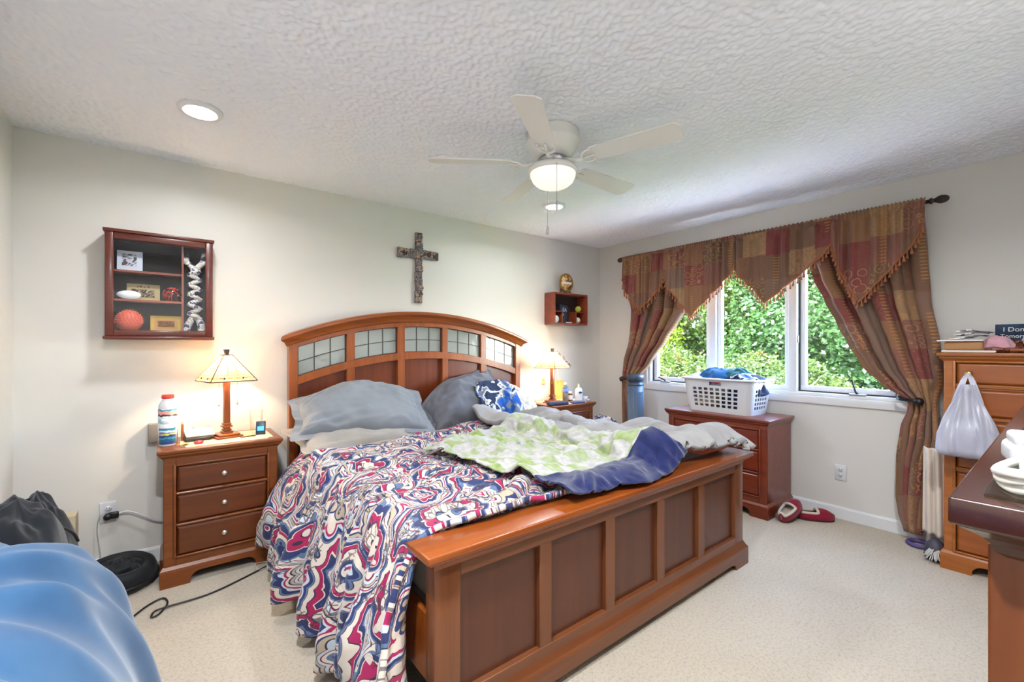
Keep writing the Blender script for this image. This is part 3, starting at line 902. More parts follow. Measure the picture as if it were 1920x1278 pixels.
# ------------------------------------------------------------------ bed
bed = thing('bed', 'king-size cherry bed with arched glazed headboard and panelled footboard', 'bed', (-2.30, 0, 0))
hw = 1.02
def arc(x, zc, k=.165): return zc - k * (x / .96) ** 2
PX = [(-.96, -.63), (-.57, -.232), (-.17, .17), (.224, .567), (.626, .965)]
hb = MB()
hb.box(-hw, -hw + .056, -.105, -.035, 0, 1.345, .003, 1); hb.box(hw - .056, hw, -.105, -.035, 0, 1.345, .003, 1)
def curved_rail(mb, xa, xb, f0, f1, y0, y1, n=40, bulge=None):
    vs = []; fs = []
    for i in range(n + 1):
        x = xa + (xb - xa) * i / n
        vs += [(x, y0, f0(x)), (x, y0, f1(x)), (x, y1, f1(x)), (x, y1, f0(x))]
    for i in range(n):
        for k in range(4):
            fs.append((i * 4 + k, i * 4 + (k + 1) % 4, i * 4 + 4 + (k + 1) % 4, i * 4 + 4 + k))
    fs.append((0, 1, 2, 3)); fs.append(tuple(n * 4 + k for k in (3, 2, 1, 0)))
    return mb.add(vs, fs)
curved_rail(hb, -hw + .05, hw - .05, lambda x: arc(x, 1.455), lambda x: arc(x, 1.545, .175), -.1, -.04)
curved_rail(hb, -hw + .05, hw - .05, lambda x: arc(x, 1.192), lambda x: arc(x, 1.248), -.1, -.04)
for (a, b), (c, d) in zip(PX, PX[1:]):
    xm = (b + c) / 2
    B(b, c, -.097, -.042, .5, arc(xm, 1.47), .002, 1).build('headboard_stile', M_CH_Z, bed)
hb.box(-hw + .05, hw - .05, -.1, -.04, .4, .5)
hbo = hb.build('headboard_frame', M_CH_Z, bed)
# arched crown moulding swept along the top
cr = MB()
prof = [(.0, -.035), (-.012, -.035), (-.02, -.028), (-.026, -.012), (-.038, .004), (-.056, .018), (-.062, .026), (-.062, .04), (-.05, .05), (.0, .055), (.0, .0)]
n = 60; vs = []; fs = []; m = len(prof)
for i in range(n + 1):
    u = -1 + 2 * i / n
    for o, z in prof:
        x = u * (hw + max(0, -o) * .95)
        vs.append((x, -.09 + o, arc(x, 1.522, .172) + z))
for i in range(n):
    for k in range(m):
        fs.append((i * m + k, i * m + (k + 1) % m, (i + 1) * m + (k + 1) % m, (i + 1) * m + k))
fs.append(tuple(range(m))); fs.append(tuple(range(n * m, n * m + m))[::-1])
cr.add(vs, fs)
curved_rail(cr, -hw - .01, hw + .01, lambda x: arc(x, 1.5, .172), lambda x: arc(x, 1.572, .172), -.092, -.03)
cr.build('crown_rail', M_CH_X, bed)
def m_seeded():
    t = NT('seeded_glass')
    tr = t.n('BsdfTransparent'); tr.inputs[0].default_value = rgb(226, 232, 228)
    df = t.n('BsdfDiffuse'); df.inputs[0].default_value = rgb(206, 210, 204)
    gl = t.n('BsdfGlossy'); gl.inputs['Roughness'].default_value = .12
    bp = t.n('Bump'); bp.inputs['Strength'].default_value = .25; bp.inputs['Distance'].default_value = .01
    t.l(t.noise(t.coords('Object'), 14, 2).outputs['Fac'], bp.inputs['Height']); t.l(bp.outputs[0], gl.inputs['Normal'])
    a = t.n('MixShader'); a.inputs[0].default_value = .36; t.l(tr.outputs[0], a.inputs[1]); t.l(df.outputs[0], a.inputs[2])
    b = t.n('MixShader'); b.inputs[0].default_value = .16; t.l(a.outputs[0], b.inputs[1]); t.l(gl.outputs[0], b.inputs[2])
    t.l(b.outputs[0], t.out.inputs[0])
    return t.m
M_LEADGLASS = m_seeded()
for a, b in PX:
    pm = MB()
    curved_rail(pm, a - .002, b + .002, lambda x: .45, lambda x: arc(x, 1.2), -.066, -.058, 12)
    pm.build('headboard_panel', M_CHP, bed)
    g = MB()
    curved_rail(g, a - .002, b + .002, lambda x: arc(x, 1.245), lambda x: arc(x, 1.458), -.068, -.064, 12)
    go = g.build('glass_panel', M_LEADGLASS, bed)
    l = MB()
    for q in (1, 2):
        x = a + (b - a) * q / 3
        l.box(x - .003, x + .003, -.071, -.061, arc(x, 1.246), arc(x, 1.457))
    curved_rail(l, a, b, lambda x: arc(x, 1.344), lambda x: arc(x, 1.35), -.071, -.061, 10)
    for f in (1.247, 1.449): curved_rail(l, a, b, lambda x, f=f: arc(x, f), lambda x, f=f: arc(x, f + .006), -.072, -.06, 10)
    l.box(a, a + .006, -.072, -.06, arc(a, 1.247), arc(a, 1.455)); l.box(b - .006, b, -.072, -.06, arc(b, 1.247), arc(b, 1.455))
    l.build('leading', M_DARKMETAL, go)
# footboard
fw = 1.03
fb = MB()
YB, YA = -2.195, -2.135
for s in (-1, 1): B(min(s * fw, s * (fw - .095)), max(s * fw, s * (fw - .095)), YB, YA, 0.0, .61, .004, 2).build('footboard_post', M_FB_Z, bed)
xs = np.linspace(-fw + .095, fw - .095, 6)
for x in xs[1:-1]:
    B(x - .03, x + .03, YB + .002, YA - .01, .165, .56, .003, 1).build('footboard_stile', M_FB_Z, bed)
for z0, z1 in ((.555, .61), (.115, .172)): B(-fw + .095, fw - .095, YB, YA, z0, z1, .002, 1).build('footboard_rail', M_FB_X, bed)
edges = [-fw + .095] + [x for x in xs[1:-1]] + [fw - .095]
for a, b in zip(edges, edges[1:]):
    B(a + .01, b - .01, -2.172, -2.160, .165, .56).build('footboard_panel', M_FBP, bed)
cp = MB()
cp.box(-fw - .045, fw + .045, YB - .045, YA + .045, .638, .665, .007, 3)
pr = [(.036, .639), (.03, .628), (.016, .618), (.004, .61), (.0, .596)]
ring(cp, pr, -fw, fw, YB, YA)
cp.build('cap_rail', M_CH_X, bed)
bs = MB()
f = .15; L = 2 * (fw + .022); pts = [(-L / 2, 0), (-L / 2 + f, 0)]
for i in range(9):
    a = i / 8 * PI / 2; pts.append((-L / 2 + f + .07 * (1 - math.cos(a)), .012 + .03 * math.sin(a)))
poly = pts + [(-x, z) for x, z in pts[::-1]] + [(L / 2, .092), (-L / 2, .092)]
bs.prism(poly, 'xz', YB - .022, YB); bs.prism([(x, z) for x, z in poly], 'xz', YA, YA + .02)
for s in (-1, 1): bs.box(min(s * fw, s * (fw + .022)), max(s * fw, s * (fw + .022)), YB, YA, 0, .092)
ring(bs, [(.0, .135), (.004, .128), (.012, .112), (.021, .1), (.022, .092)], -fw, fw, YB, YA)
bs.build('base_moulding', M_FB_X, bed)
for s in (-1, 1):
    B(s * 1.0 - .014, s * 1.0 + .014, YA, -.1, .2, .42, .003, 1).build('side_rail', M_CH_X, bed)
mt = MB().box(-.965, .965, -2.12, -.115, .39, .625, .05, 4).box(-.965, .965, -2.12, -.115, .2, .385, .02, 2)
mo_ = mt.build('mattress', M_SHEET)
mo_.location = (-2.30, 0, 0)
tag(mo_, 'mattress in a pale fitted sheet lying in the cherry bed frame', 'mattress')
# ------------------------------------------------------------------ cloth: a small position-based drape solver
def box_sdf_push(X, box, r, th):
    """push points out of a rounded box"""
    x0, x1, y0, y1, z0, z1 = box
    c = np.array([(x0 + x1) / 2, (y0 + y1) / 2, (z0 + z1) / 2]); h = np.array([(x1 - x0) / 2, (y1 - y0) / 2, (z1 - z0) / 2]) - r
    p = X - c; q = np.abs(p) - h
    qo = np.maximum(q, 0); lo = np.linalg.norm(qo, axis=-1)
    inside = np.minimum(q.max(-1), 0)
    d = lo + inside - r - th
    hit = d < 0
    if not hit.any(): return X, hit
    g = np.where(lo[..., None] > 1e-9, qo / np.maximum(lo[..., None], 1e-9), (q == q.max(-1, keepdims=True)).astype(float)) * np.sign(p)
    X = np.where(hit[..., None], X - g * d[..., None], X)
    return X, hit
class HM:
    """height map of things already lying there"""
    def __init__(self, x0, x1, y0, y1, res=.02, base=0.0):
        self.x0, self.y0, self.r = x0, y0, res
        self.nx = int((x1 - x0) / res) + 1; self.ny = int((y1 - y0) / res) + 1
        self.h = np.full((self.nx, self.ny), base)
    def add(self, P, grow=1):
        P = P.reshape(-1, 3)
        i = np.clip(((P[:, 0] - self.x0) / self.r).round().astype(int), 0, self.nx - 1); j = np.clip(((P[:, 1] - self.y0) / self.r).round().astype(int), 0, self.ny - 1)
        np.maximum.at(self.h, (i, j), P[:, 2])
        for _ in range(grow):
            a = self.h.copy()
            a[1:] = np.maximum(a[1:], self.h[:-1]); a[:-1] = np.maximum(a[:-1], self.h[1:])
            b = a.copy()
            b[:, 1:] = np.maximum(b[:, 1:], a[:, :-1]); b[:, :-1] = np.maximum(b[:, :-1], a[:, 1:])
            self.h = b
    def blur(self, n=1):
        for _ in range(n):
            p = np.pad(self.h, 1, mode='edge')
            self.h = (p[:-2, 1:-1] + p[2:, 1:-1] + p[1:-1, :-2] + p[1:-1, 2:] + 2 * p[1:-1, 1:-1]) / 6
    def at(self, X):
        u = np.clip((X[..., 0] - self.x0) / self.r, 0, self.nx - 1.001); v = np.clip((X[..., 1] - self.y0) / self.r, 0, self.ny - 1.001)
        i = u.astype(int); j = v.astype(int); a = u - i; b = v - j
        return (self.h[i, j] * (1 - a) * (1 - b) + self.h[i + 1, j] * a * (1 - b) + self.h[i, j + 1] * (1 - a) * b + self.h[i + 1, j + 1] * a * b)
def drape(X, W, L, boxes, hm=None, th=.012, steps=150, iters=9, dt=.022, bend=.12, fric=.75, floor=.012, rad=.04, pins=None, damp=.965):
    n, m = X.shape[:2]
    dx, dy = (W or 1) / (n - 1), (L or 1) / (m - 1)
    cons = []
    def addc(di, dj, rest, k):
        for par in (0, 1):
            if di and not dj:
                A = (slice(par * di, n - di, 2 * di) if di == 1 else None)
            cons.append((di, dj, par, rest, k))
    def pairs(di, dj, col):
        I, J = np.meshgrid(np.arange(n), np.arange(m), indexing='ij')
        ok = (I + di < n) & (I + di >= 0) & (J + dj < m) & (J + dj >= 0)
        key = (I // max(1, abs(di))) % 2 if di else (J // max(1, abs(dj))) % 2
        ok &= key == col
        a = (I * m + J)[ok]; b = ((I + di) * m + J + dj)[ok]
        return a, b
    for di, dj, k in ((1, 0, 1.0), (0, 1, 1.0), (1, 1, .6), (1, -1, .6), (2, 0, bend), (0, 2, bend)):
        for col in (0, 1):
            a, b = pairs(di, dj, col)
            Q = X.reshape(-1, 3)
            cons.append((a, b, np.linalg.norm(Q[b] - Q[a], axis=1) if W is None else math.hypot(di * dx, dj * dy), k))
    X = X.reshape(-1, 3).copy(); V = np.zeros_like(X)
    pin = None if pins is None else pins.reshape(-1)
    for s in range(steps):
        P = X + V * dt; P[:, 2] -= 9.8 * dt * dt * .6
        if pin is not None: P[pin] = X[pin]
        contact = np.zeros(len(X), bool)
        for it in range(iters):
            for a, b, rest, k in cons:
                d = P[b] - P[a]; l = np.sqrt((d * d).sum(1)); c = (k * .5 * (l - rest) / np.maximum(l, 1e-6))[:, None] * d
                P[a] += c; P[b] -= c
            if pin is not None: P[pin] = X[pin]
            if it % 3 == 2 or it == iters - 1:
                for bx in boxes:
                    P, hit = box_sdf_push(P, bx, rad, th); contact |= hit
                if hm is not None:
                    hh = hm.at(P) + th; low = P[:, 2] < hh
                    P[low, 2] += np.minimum(hh[low] - P[low, 2], .03); contact |= low
                low = P[:, 2] < floor; P[low, 2] = floor; contact |= low
        mv = P - X
        mv[contact, :2] *= (1 - fric)
        P = X + mv
        V = mv / dt * damp
        sp = np.linalg.norm(V, axis=1, keepdims=True); V *= np.minimum(1, 2.0 / np.maximum(sp, 1e-9))
        X = P
    return X.reshape(n, m, 3)
def grid_init(n, m, p00, p10, p01, p11, z, seed, amp=.03, freq=3.0):
    """bilinear sheet between four plan corners with a soft random swell"""
    u = np.linspace(0, 1, n)[:, None, None]; v = np.linspace(0, 1, m)[None, :, None]
    q = [np.array(p, float) for p in (p00, p10, p01, p11)]
    P = q[0] * (1 - u) * (1 - v) + q[1] * u * (1 - v) + q[2] * (1 - u) * v + q[3] * u * v
    X = np.zeros((n, m, 3)); X[..., :2] = P
    for i in range(n):
        for j in range(m):
            X[i, j, 2] = z + amp * vnoise(X[i, j, 0] * freq, X[i, j, 1] * freq, seed) + amp * .5 * vnoise(X[i, j, 0] * freq * 2.7, X[i, j, 1] * freq * 2.7, seed + 5)
            X[i, j, 0] += .25 * amp * vnoise(X[i, j, 0] * 7, X[i, j, 1] * 7, seed + 9); X[i, j, 1] += .25 * amp * vnoise(X[i, j, 0] * 7, X[i, j, 1] * 7, seed + 19)
    return X
def folds(X, seed, layers):
    """lay creases into a flat sheet: layers = [(amplitude, wavelength, direction in degrees, stretch along the crease)]"""
    n, m = X.shape[:2]
    for k, (amp, wl, deg, st) in enumerate(layers):
        c, s = math.cos(math.radians(deg)), math.sin(math.radians(deg))
        for i in range(n):
            for j in range(m):
                x, y = X[i, j, 0], X[i, j, 1]
                a = (x * c + y * s) / (wl * st); b = (-x * s + y * c) / wl
                w = vnoise(x * 1.7, y * 1.7, seed + 40 + k) * .8
                r = 1 - 2.4 * abs(vnoise(a + w * .3, b * 1.0 + w, seed + k * 7.3))
                X[i, j, 2] += amp * r
    return X
def refine(X, f=2):
    """finer grid through the draped sheet"""
    for ax in (0, 1):
        X = np.moveaxis(X, ax, 0); n = len(X)
        P = np.concatenate([2 * X[:1] - X[1:2], X, 2 * X[-1:] - X[-2:-1]])
        out = []
        for i in range(n - 1):
            p0, p1, p2, p3 = P[i], P[i + 1], P[i + 2], P[i + 3]
            for k in range(f):
                t = k / f
                out.append(.5 * (2 * p1 + (p2 - p0) * t + (2 * p0 - 5 * p1 + 4 * p2 - p3) * t * t + (3 * p1 - p0 - 3 * p2 + p3) * t ** 3))
        out.append(X[-1]); X = np.moveaxis(np.array(out), 0, ax)
    return X
def relax(X, it=2):
    for _ in range(it):
        Y = X.copy()
        Y[1:-1, 1:-1] = .5 * X[1:-1, 1:-1] + .125 * (X[:-2, 1:-1] + X[2:, 1:-1] + X[1:-1, :-2] + X[1:-1, 2:])
        X = Y
    return X
def normals(X):
    du = np.gradient(X, axis=0); dv = np.gradient(X, axis=1)
    n = np.cross(du, dv); n /= np.maximum(np.linalg.norm(n, axis=-1, keepdims=True), 1e-9)
    return n
def crease(X, seed, layers, side=1, weight=None, W=1.0, L=1.0):
    """raise folds along the normal; layers = [(amplitude, wavelength, direction deg, stretch)] in cloth metres"""
    n, m = X.shape[:2]
    N = normals(relax(X, 8)) * side
    h = np.zeros((n, m))
    for k, (amp, wl, deg, st) in enumerate(layers):
        c, s = math.cos(math.radians(deg)), math.sin(math.radians(deg))
        for i in range(n):
            for j in range(m):
                x, y = W * i / (n - 1), L * j / (m - 1)
                w = vnoise(x * 1.9, y * 1.9, seed + 60 + k)
                a = (x * c + y * s) / (wl * st * 1.7) + w * .25; b = (-x * s + y * c) / wl + w * .7
                q = abs(vnoise(a, b, seed + k * 9.1))
                amt = .55 + .9 * vnoise(x * 2.6, y * 2.6, seed + 80 + k)
                h[i, j] += amp * max(0.0, 1 - 2.6 * q) ** 1.3 * max(.1, amt)
    if weight is not None: h = h * weight
    return X + N * h[..., None]
def sheet(name, X, mat, W=None, L=None, uv01=False, th=.008, sub=1, parent=None, off=0.0):
    n, m = X.shape[:2]
    mb = MB()
    vs = X.reshape(-1, 3)
    fs = [(i * m + j, (i + 1) * m + j, (i + 1) * m + j + 1, i * m + j + 1) for i in range(n - 1) for j in range(m - 1)]
    mb.add(vs, fs, True)
    u, v = np.meshgrid(np.linspace(0, 1 if uv01 else (W or 1), n), np.linspace(0, 1 if uv01 else (L or 1), m), indexing='ij')
    uv = np.stack([u, v], -1).reshape(-1, 2)
    o = mb.build(name, mat, parent, uv, fixn=False)
    if th: mod_solid(o, th, off)
    if sub: mod_sub(o, sub)
    return o

BEDBOX = (-3.30, -1.30, -2.14, -.08, .0, .62)
FOOTBOX = (-3.37, -1.23, -2.235, -2.10, .0, .662)

# --- pillows
def pillow(name, label, loc, rot, w, h, t, mat, seed, flange=.0, group=None, wr=.034, droop=(0, 0)):
    n, m = 44, 34
    mb = MB(); top = []; 
    def P(u, v, s):
        pu = abs(u) ** 2.6; pv = abs(v) ** 2.6
        th = t / 2 * max(0.0, (1 - pu)) ** .55 * max(0.0, (1 - pv)) ** .55
        x = u * w / 2 * (1 - .07 * (1 - v * v) * abs(u) ** 3); y = v * h / 2 * (1 - .09 * (1 - u * u) * abs(v) ** 3)
        a = vnoise(u * 1.3 + seed, v * 1.3, seed * 2.1) * .04
        r = abs(vnoise(x * 7 + y * 4 + seed, y * 16 - x * 3, seed)) + .5 * abs(vnoise(x * 17, y * 9 + x * 8, seed + 4))
        z = s * (th * (1 + a * 4) + (-wr * r + wr * .5) * min(1, th / (t * .2)))
        z += .03 * vnoise(u * 1.1, v * 1.1, seed + 8)
        y -= h * (droop[0] * max(0, -u) ** 1.6 + droop[1] * max(0, u) ** 2.2) * (.5 + .5 * v) + .02 * vnoise(u * 2.2, seed, v)
        x += .02 * vnoise(v * 2, seed + 3, u)
        return (x, y, z)
    us = [math.sin(PI / 2 * (-1 + 2 * i / (n - 1))) * .55 + .45 * (-1 + 2 * i / (n - 1)) for i in range(n)]
    vsl = [math.sin(PI / 2 * (-1 + 2 * j / (m - 1))) * .55 + .45 * (-1 + 2 * j / (m - 1)) for j in range(m)]
    V = [P(u, v, 1) for u in us for v in vsl] + [P(u, v, -1) for u in us for v in vsl]
    F = []
    N = n * m
    for i in range(n - 1):
        for j in range(m - 1):
            a, b, c, d = i * m + j, (i + 1) * m + j, (i + 1) * m + j + 1, i * m + j + 1
            F.append((a, b, c, d)); F.append((N + a, N + d, N + c, N + b))
    for i in range(n - 1):
        F.append((i * m, N + i * m, N + (i + 1) * m, (i + 1) * m)); k = m - 1
        F.append((i * m + k, (i + 1) * m + k, N + (i + 1) * m + k, N + i * m + k))
    for j in range(m - 1):
        F.append((j, j + 1, N + j + 1, N + j)); k = (n - 1) * m
        F.append((k + j, N + k + j, N + k + j + 1, k + j + 1))
    mb.add(V, F, True)
    if flange:
        # flat hem around the filling
        fl = []; 
        for s in range(120):
            a = s / 120 * 4
            side = int(a); q = a - side
            u, v = [(-1 + 2 * q, -1), (1, -1 + 2 * q), (1 - 2 * q, 1), (-1, 1 - 2 * q)][side]
            p = P(u, v, 1)
            k1 = 1 + flange / (w / 2) * (abs(u) ** 4); k2 = 1 + flange / (h / 2) * (abs(v) ** 4)
            fl.append((p, (p[0] * k1, p[1] * k2, p[2] + .014 * vnoise(s * .35, seed, 0))))
        vs = [q for pr in fl for q in pr]
        fs = [(2 * i, 2 * i + 1, (2 * i + 3) % 240, (2 * i + 2) % 240) for i in range(120)]
        mb.add(vs, fs, True)
    o = mb.build(name, mat)
    o.location = loc; o.rotation_euler = rot
    tag(o, label, 'pillow', group)
    mod_sub(o, 1)
    return o
pillow('pillow', 'large smooth grey pillow leaning on the left half of the headboard', (-2.90, -.335, .87), (math.radians(36), math.radians(4), math.radians(-3)), .86, .50, .24, M_GREY, 3.1, .05, 'pillows on the bed', droop=(.42, .2))
pillow('pillow', 'flattened pillow underneath the large grey pillow at the left bed edge', (-2.93, -.40, .70), (math.radians(8), 0, math.radians(3)), .84, .48, .13, fabric('warm_grey_cotton', rgb(156, 148, 140), .9), 7.7, .03, 'pillows on the bed')
pillow('pillow', 'darker grey pillow right of the middle of the headboard with a pointed corner', (-2.02, -.29, .84), (math.radians(46), math.radians(-4), math.radians(4)), .80, .48, .2, M_GREYD, 12.4, .045, 'pillows on the bed', droop=(.45, -.08))
pillow('pillow', 'cream printed pillow at the right end of the headboard', (-1.60, -.34, .80), (math.radians(34), math.radians(16), math.radians(-14)), .56, .46, .2, M_STRIPE, 21.9, .0, 'pillows on the bed', droop=(.0, .45))

def crumple(name, loc, size, mat, seed, rz=0.0, parent=None, n=48, ridge=.28, power=1.0, fine=.06):
    """a soft heap of cloth with folded ridges, flat underneath"""
    mb = MB(); V = []; F = []
    m = n // 2
    for i in range(m + 1):
        th = PI * i / m
        for k in range(n):
            ph = 2 * PI * k / n
            d = Vector((math.sin(th) * math.cos(ph), math.sin(th) * math.sin(ph), math.cos(th)))
            r = 1 + ridge * (1 - 2 * abs(vnoise(d.x * 1.7 + seed, d.y * 1.7, d.z * 1.7 + seed))) * .6 + ridge * .6 * (.5 - abs(vnoise(d.x * 3.6, d.y * 3.6 + seed, d.z * 3.6)))
            r += fine * vnoise(d.x * 9, d.y * 9, d.z * 9 + seed)
            p = d * r
            z = p.z if p.z > 0 else p.z * .35
            V.append((p.x * size[0], p.y * size[1], z * size[2]))
    for i in range(m):
        for k in range(n):
            F.append((i * n + k, i * n + (k + 1) % n, (i + 1) * n + (k + 1) % n, (i + 1) * n + k))
    mb.add(V, F, True)
    zmin = min(p[2] for p in mb.v)
    mb.v = [(x, y, z - zmin) for x, y, z in mb.v]
    o = mb.build(name, mat, parent)
    o.location = loc; o.rotation_euler = (0, 0, rz)
    mod_sub(o, 1)
    return o

# --- patterned comforter: wide of the left bed edge, hanging towards the floor
W1, L1 = 1.95, 2.0
X = grid_init(84, 96, (-1.98, -.38), (-3.70, -.50), (-2.02, -2.11), (-3.74, -2.16), .74, 1.3, .03, 2.0)
X = folds(X, 3.0, [(.05, .20, 8, 3.0), (.022, .10, -25, 2.2), (.010, .055, 20, 2.0)])
X = drape(X, None, None, [BEDBOX, FOOTBOX], th=.022, steps=110, bend=.35, fric=.9)
X = refine(X, 2)
n_, m_ = X.shape[:2]
hang = np.clip((.60 - X[..., 2]) / .42, 0, 1) * (X[..., 0] < -3.25)
vv = np.linspace(0, 1, m_)[None, :]
bulge = .11 * np.sin(hang * PI / 2) * (1.15 - .55 * vv)
fold = np.array([[.045 * math.sin(2 * PI * 6.3 * v + 1.6 * vnoise(v * 5, u * 2.0, 4.4)) + .022 * math.sin(2 * PI * 15 * v + 2.5 * vnoise(v * 7, u * 1.5, 9.1)) for v in vv[0]] for u in np.linspace(0, 1, n_)])
X[..., 0] -= bulge + hang * (fold + .045) * (1 - np.clip((vv - .93) / .07, 0, 1) * .7)
X[..., 1] -= hang * .085 * np.clip((vv - .72) / .28, 0, 1)
X[..., 2] += hang ** 2 * .03 * np.sin(2 * PI * 2.6 * vv + .6)
X = crease(X, 5.0, [(.042, .26, 6, 2.6), (.024, .13, -28, 2.4), (.013, .065, 18, 2.2)], 1, .35 + .65 * (1 - hang), 1.95, 2.0)
X[..., 2] = np.maximum(X[..., 2], .012)
co = sheet('comforter', X, M_COMF, W1, L1, th=.02, sub=0)
tag(co, 'rumpled comforter in navy, magenta and cream medallions hanging over the left side of the bed', 'comforter')
hm = HM(-3.6, -1.0, -2.5, 0.0, .02, .0)
gx, gy = np.meshgrid(np.arange(-3.28, -1.31, .02), np.arange(-2.14, -.1, .02), indexing='ij')
hm.add(np.stack([gx, gy, np.full_like(gx, .625)], -1), 0)
gx, gy = np.meshgrid(np.arange(-3.36, -1.24, .02), np.arange(-2.235, -2.1, .02), indexing='ij')
hm.add(np.stack([gx, gy, np.full_like(gx, .665)], -1), 0)
top = X[(X[..., 2] > .6)]
hm.add(top + np.array([0, 0, .012]), 1); hm.blur(1)

# --- grey duvet pushed to the right half and rolled up at the foot
W2, L2 = 1.3, 2.4
for i in range(hm.nx):
    for j in range(hm.ny):
        x = hm.x0 + i * hm.r; y = hm.y0 + j * hm.r
        if -2.25 < x < -1.2 and -2.3 < y < -.3:
            # the duvet is doubled over on itself towards the foot and the right-hand edge
            a = math.exp(-((y + 2.06) / .11) ** 2) * .13 * min(1, max(0, (x + 2.1) / .25)) * min(1, max(0, (-1.27 - x) / .08))
            b = math.exp(-((x + 1.52 + .06 * math.sin(y * 5)) / .12) ** 2) * .10 * (.6 + .4 * math.sin(y * 7 + 1)) * min(1, max(0, (y + 2.2) / .2))
            c = math.exp(-((x + 1.85 + .2 * (y + 1.2)) / .10) ** 2) * .06 * min(1, max(0, (y + 2.1) / .3))
            hm.h[i, j] += max(a, b, c)
hm.blur(2)
D = grid_init(52, 92, (-2.10, -.55), (-1.33, -.30), (-2.02, -2.16), (-1.29, -2.26), .88, 4.4, .03, 2.2)
D = folds(D, 11.0, [(.085, .26, 62, 2.2), (.035, .13, 100, 2.0), (.012, .06, 70, 2.0)])
D = drape(D, None, None, [BEDBOX, FOOTBOX], hm, th=.03, steps=90, bend=.5, fric=.93)
D = relax(refine(relax(D, 3), 3), 10)
D = crease(D, 15.0, [(.075, .36, 72, 2.8), (.026, .19, 88, 3.4), (.007, .08, 60, 2.6)], -1, None, 1.2, 2.3)
du = sheet('duvet', D, M_DUVET, W2, L2, th=.035, sub=0)
tag(du, 'pale grey duvet bunched over the right half of the bed and onto the footboard corner', 'duvet')
hm.add(D[D[..., 2] > .6] + np.array([0, 0, .02]), 1); hm.blur(2)

# --- green and white checked blanket with a navy end
W3, L3 = 1.28, 1.62
Bk = grid_init(60, 84, (-2.74, -2.19), (-1.96, -2.25), (-2.80, -1.08), (-1.96, -.98), .90, 8.8, .03, 3.0)
Bk = folds(Bk, 23.0, [(.045, .20, 35, 2.6), (.022, .10, 60, 2.4), (.008, .05, 10, 2.0)])
Bk = drape(Bk, None, None, [BEDBOX, FOOTBOX], hm, th=.014, steps=80, bend=.3, fric=.92)
Bk = relax(refine(relax(Bk, 1), 3), 4)
Bk = crease(Bk, 27.0, [(.036, .22, 38, 3.0), (.020, .12, 66, 3.0), (.005, .06, 20, 2.6)], 1, None, 1.0, 1.3)
bl = sheet('blanket', Bk, M_BLANK, uv01=True, th=.007, sub=0)
tag(bl, 'green and white checked blanket with a navy end lying across the middle of the bed', 'blanket')

# garment dropped on the right pillows
bpy.context.view_layer.update()
hp = HM(-2.6, -1.1, -1.0, .0, .02, .63)
for o in bpy.data.objects:
    if o.name.startswith('pillow'):
        hp.add(np.array([tuple(o.matrix_world @ v.co) for v in o.data.vertices if (o.matrix_world @ v.co).x > -2.6]), 0)
hp.blur(2)
G = grid_init(34, 40, (-2.02, -.60), (-1.62, -.66), (-1.98, -.30), (-1.60, -.26), 1.06, 66.0, .04, 5.0)
G = folds(G, 67.0, [(.05, .14, 30, 2.0), (.02, .07, 80, 2.0)])
G = drape(G, None, None, [], hp, th=.018, steps=45, bend=.4, fric=.92)
G = refine(G, 2)
G = crease(G, 68.0, [(.04, .13, 40, 2.2), (.018, .07, 95, 2.2)], 1, None, .5, .45)
sheet_o = sheet('garment', G, M_BLUEPAT, .5, .45, th=.006, sub=0)
tag(sheet_o, 'blue printed garment dropped on the right-hand pillows', 'clothing')
# ------------------------------------------------------------------ curtains
ROD = (-.10, 2.228)
rod = thing('curtain_rod', 'dark curtain rod with turned finials above the window', 'curtain rod', (ROD[0], -1.63, ROD[1]))
MB().tube([(0, 1.19, 0), (0, -1.21, 0)], .0125, 12).build('pole', M_DARKMETAL, rod)
for s, y in ((1, 1.19), (-1, -1.21)):
    MB().lathe([(1e-6, 0), (.014, 0), (.02, .006), (.02, .014), (.012, .02), (.014, .028), (.024, .045), (.027, .06), (.022, .08), (.012, .092), (1e-6, .095)], seg=20, axis='y', cap=False).xf(Matrix.Translation((0, y, 0)) @ Matrix.Diagonal((1, s, 1, 1))).build('finial', M_DARKMETAL, rod)
for y in (1.1, -1.13):
    mb = MB().tube([(0, y, -.016), (.02, y, -.03), (.09, y, -.02)], .006, 8)
    mb.box(.088, .099, y - .015, y + .015, -.06, .03, .002, 1); mb.build('bracket', M_DARKMETAL, rod)

def hanging(name, label, cat, zs, left, right, depth, pleats, ph, seed, uvw, x0=-.10, group=None, amp=.028, nz=70, ns=110, sway=None, pinch=None, ampf=None):
    """gathered cloth: for every height z the cloth runs from y=left(z) to y=right(z) in pleats"""
    V = []; UV = []
    for j in range(nz + 1):
        z = zs[0] + (zs[1] - zs[0]) * j / nz
        ya, yb = left(z), right(z)
        A = amp * (ampf(z) if ampf else 1)
        for i in range(ns + 1):
            s = i / ns
            warp = s + .018 * math.sin(2 * PI * s * 2.3 + seed) + .01 * vnoise(s * 6, z * 1.2, seed)
            w = math.sin(2 * PI * pleats * warp + ph + .6 * vnoise(s * 4, z * 1.5, seed + 3))
            w = math.copysign(abs(w) ** .8, w)
            y = ya + (yb - ya) * s + .25 * A * math.sin(4 * PI * pleats * warp + ph * 1.3) 
            x = x0 + A * w * (.75 + .5 * vnoise(s * 5, z * 2, seed + 6)) + (sway(s, z) if sway else 0)
            V.append((x, y, z)); UV.append((s * uvw, z))
    k = ns + 1
    F = [(j * k + i, j * k + i + 1, (j + 1) * k + i + 1, (j + 1) * k + i) for j in range(nz) for i in range(ns)]
    o = MB().add(V, F, True).build(name, M_CURT, None, np.array(UV), fixn=False)
    mod_solid(o, .004)
    tag(o, label, cat, group)
    return o
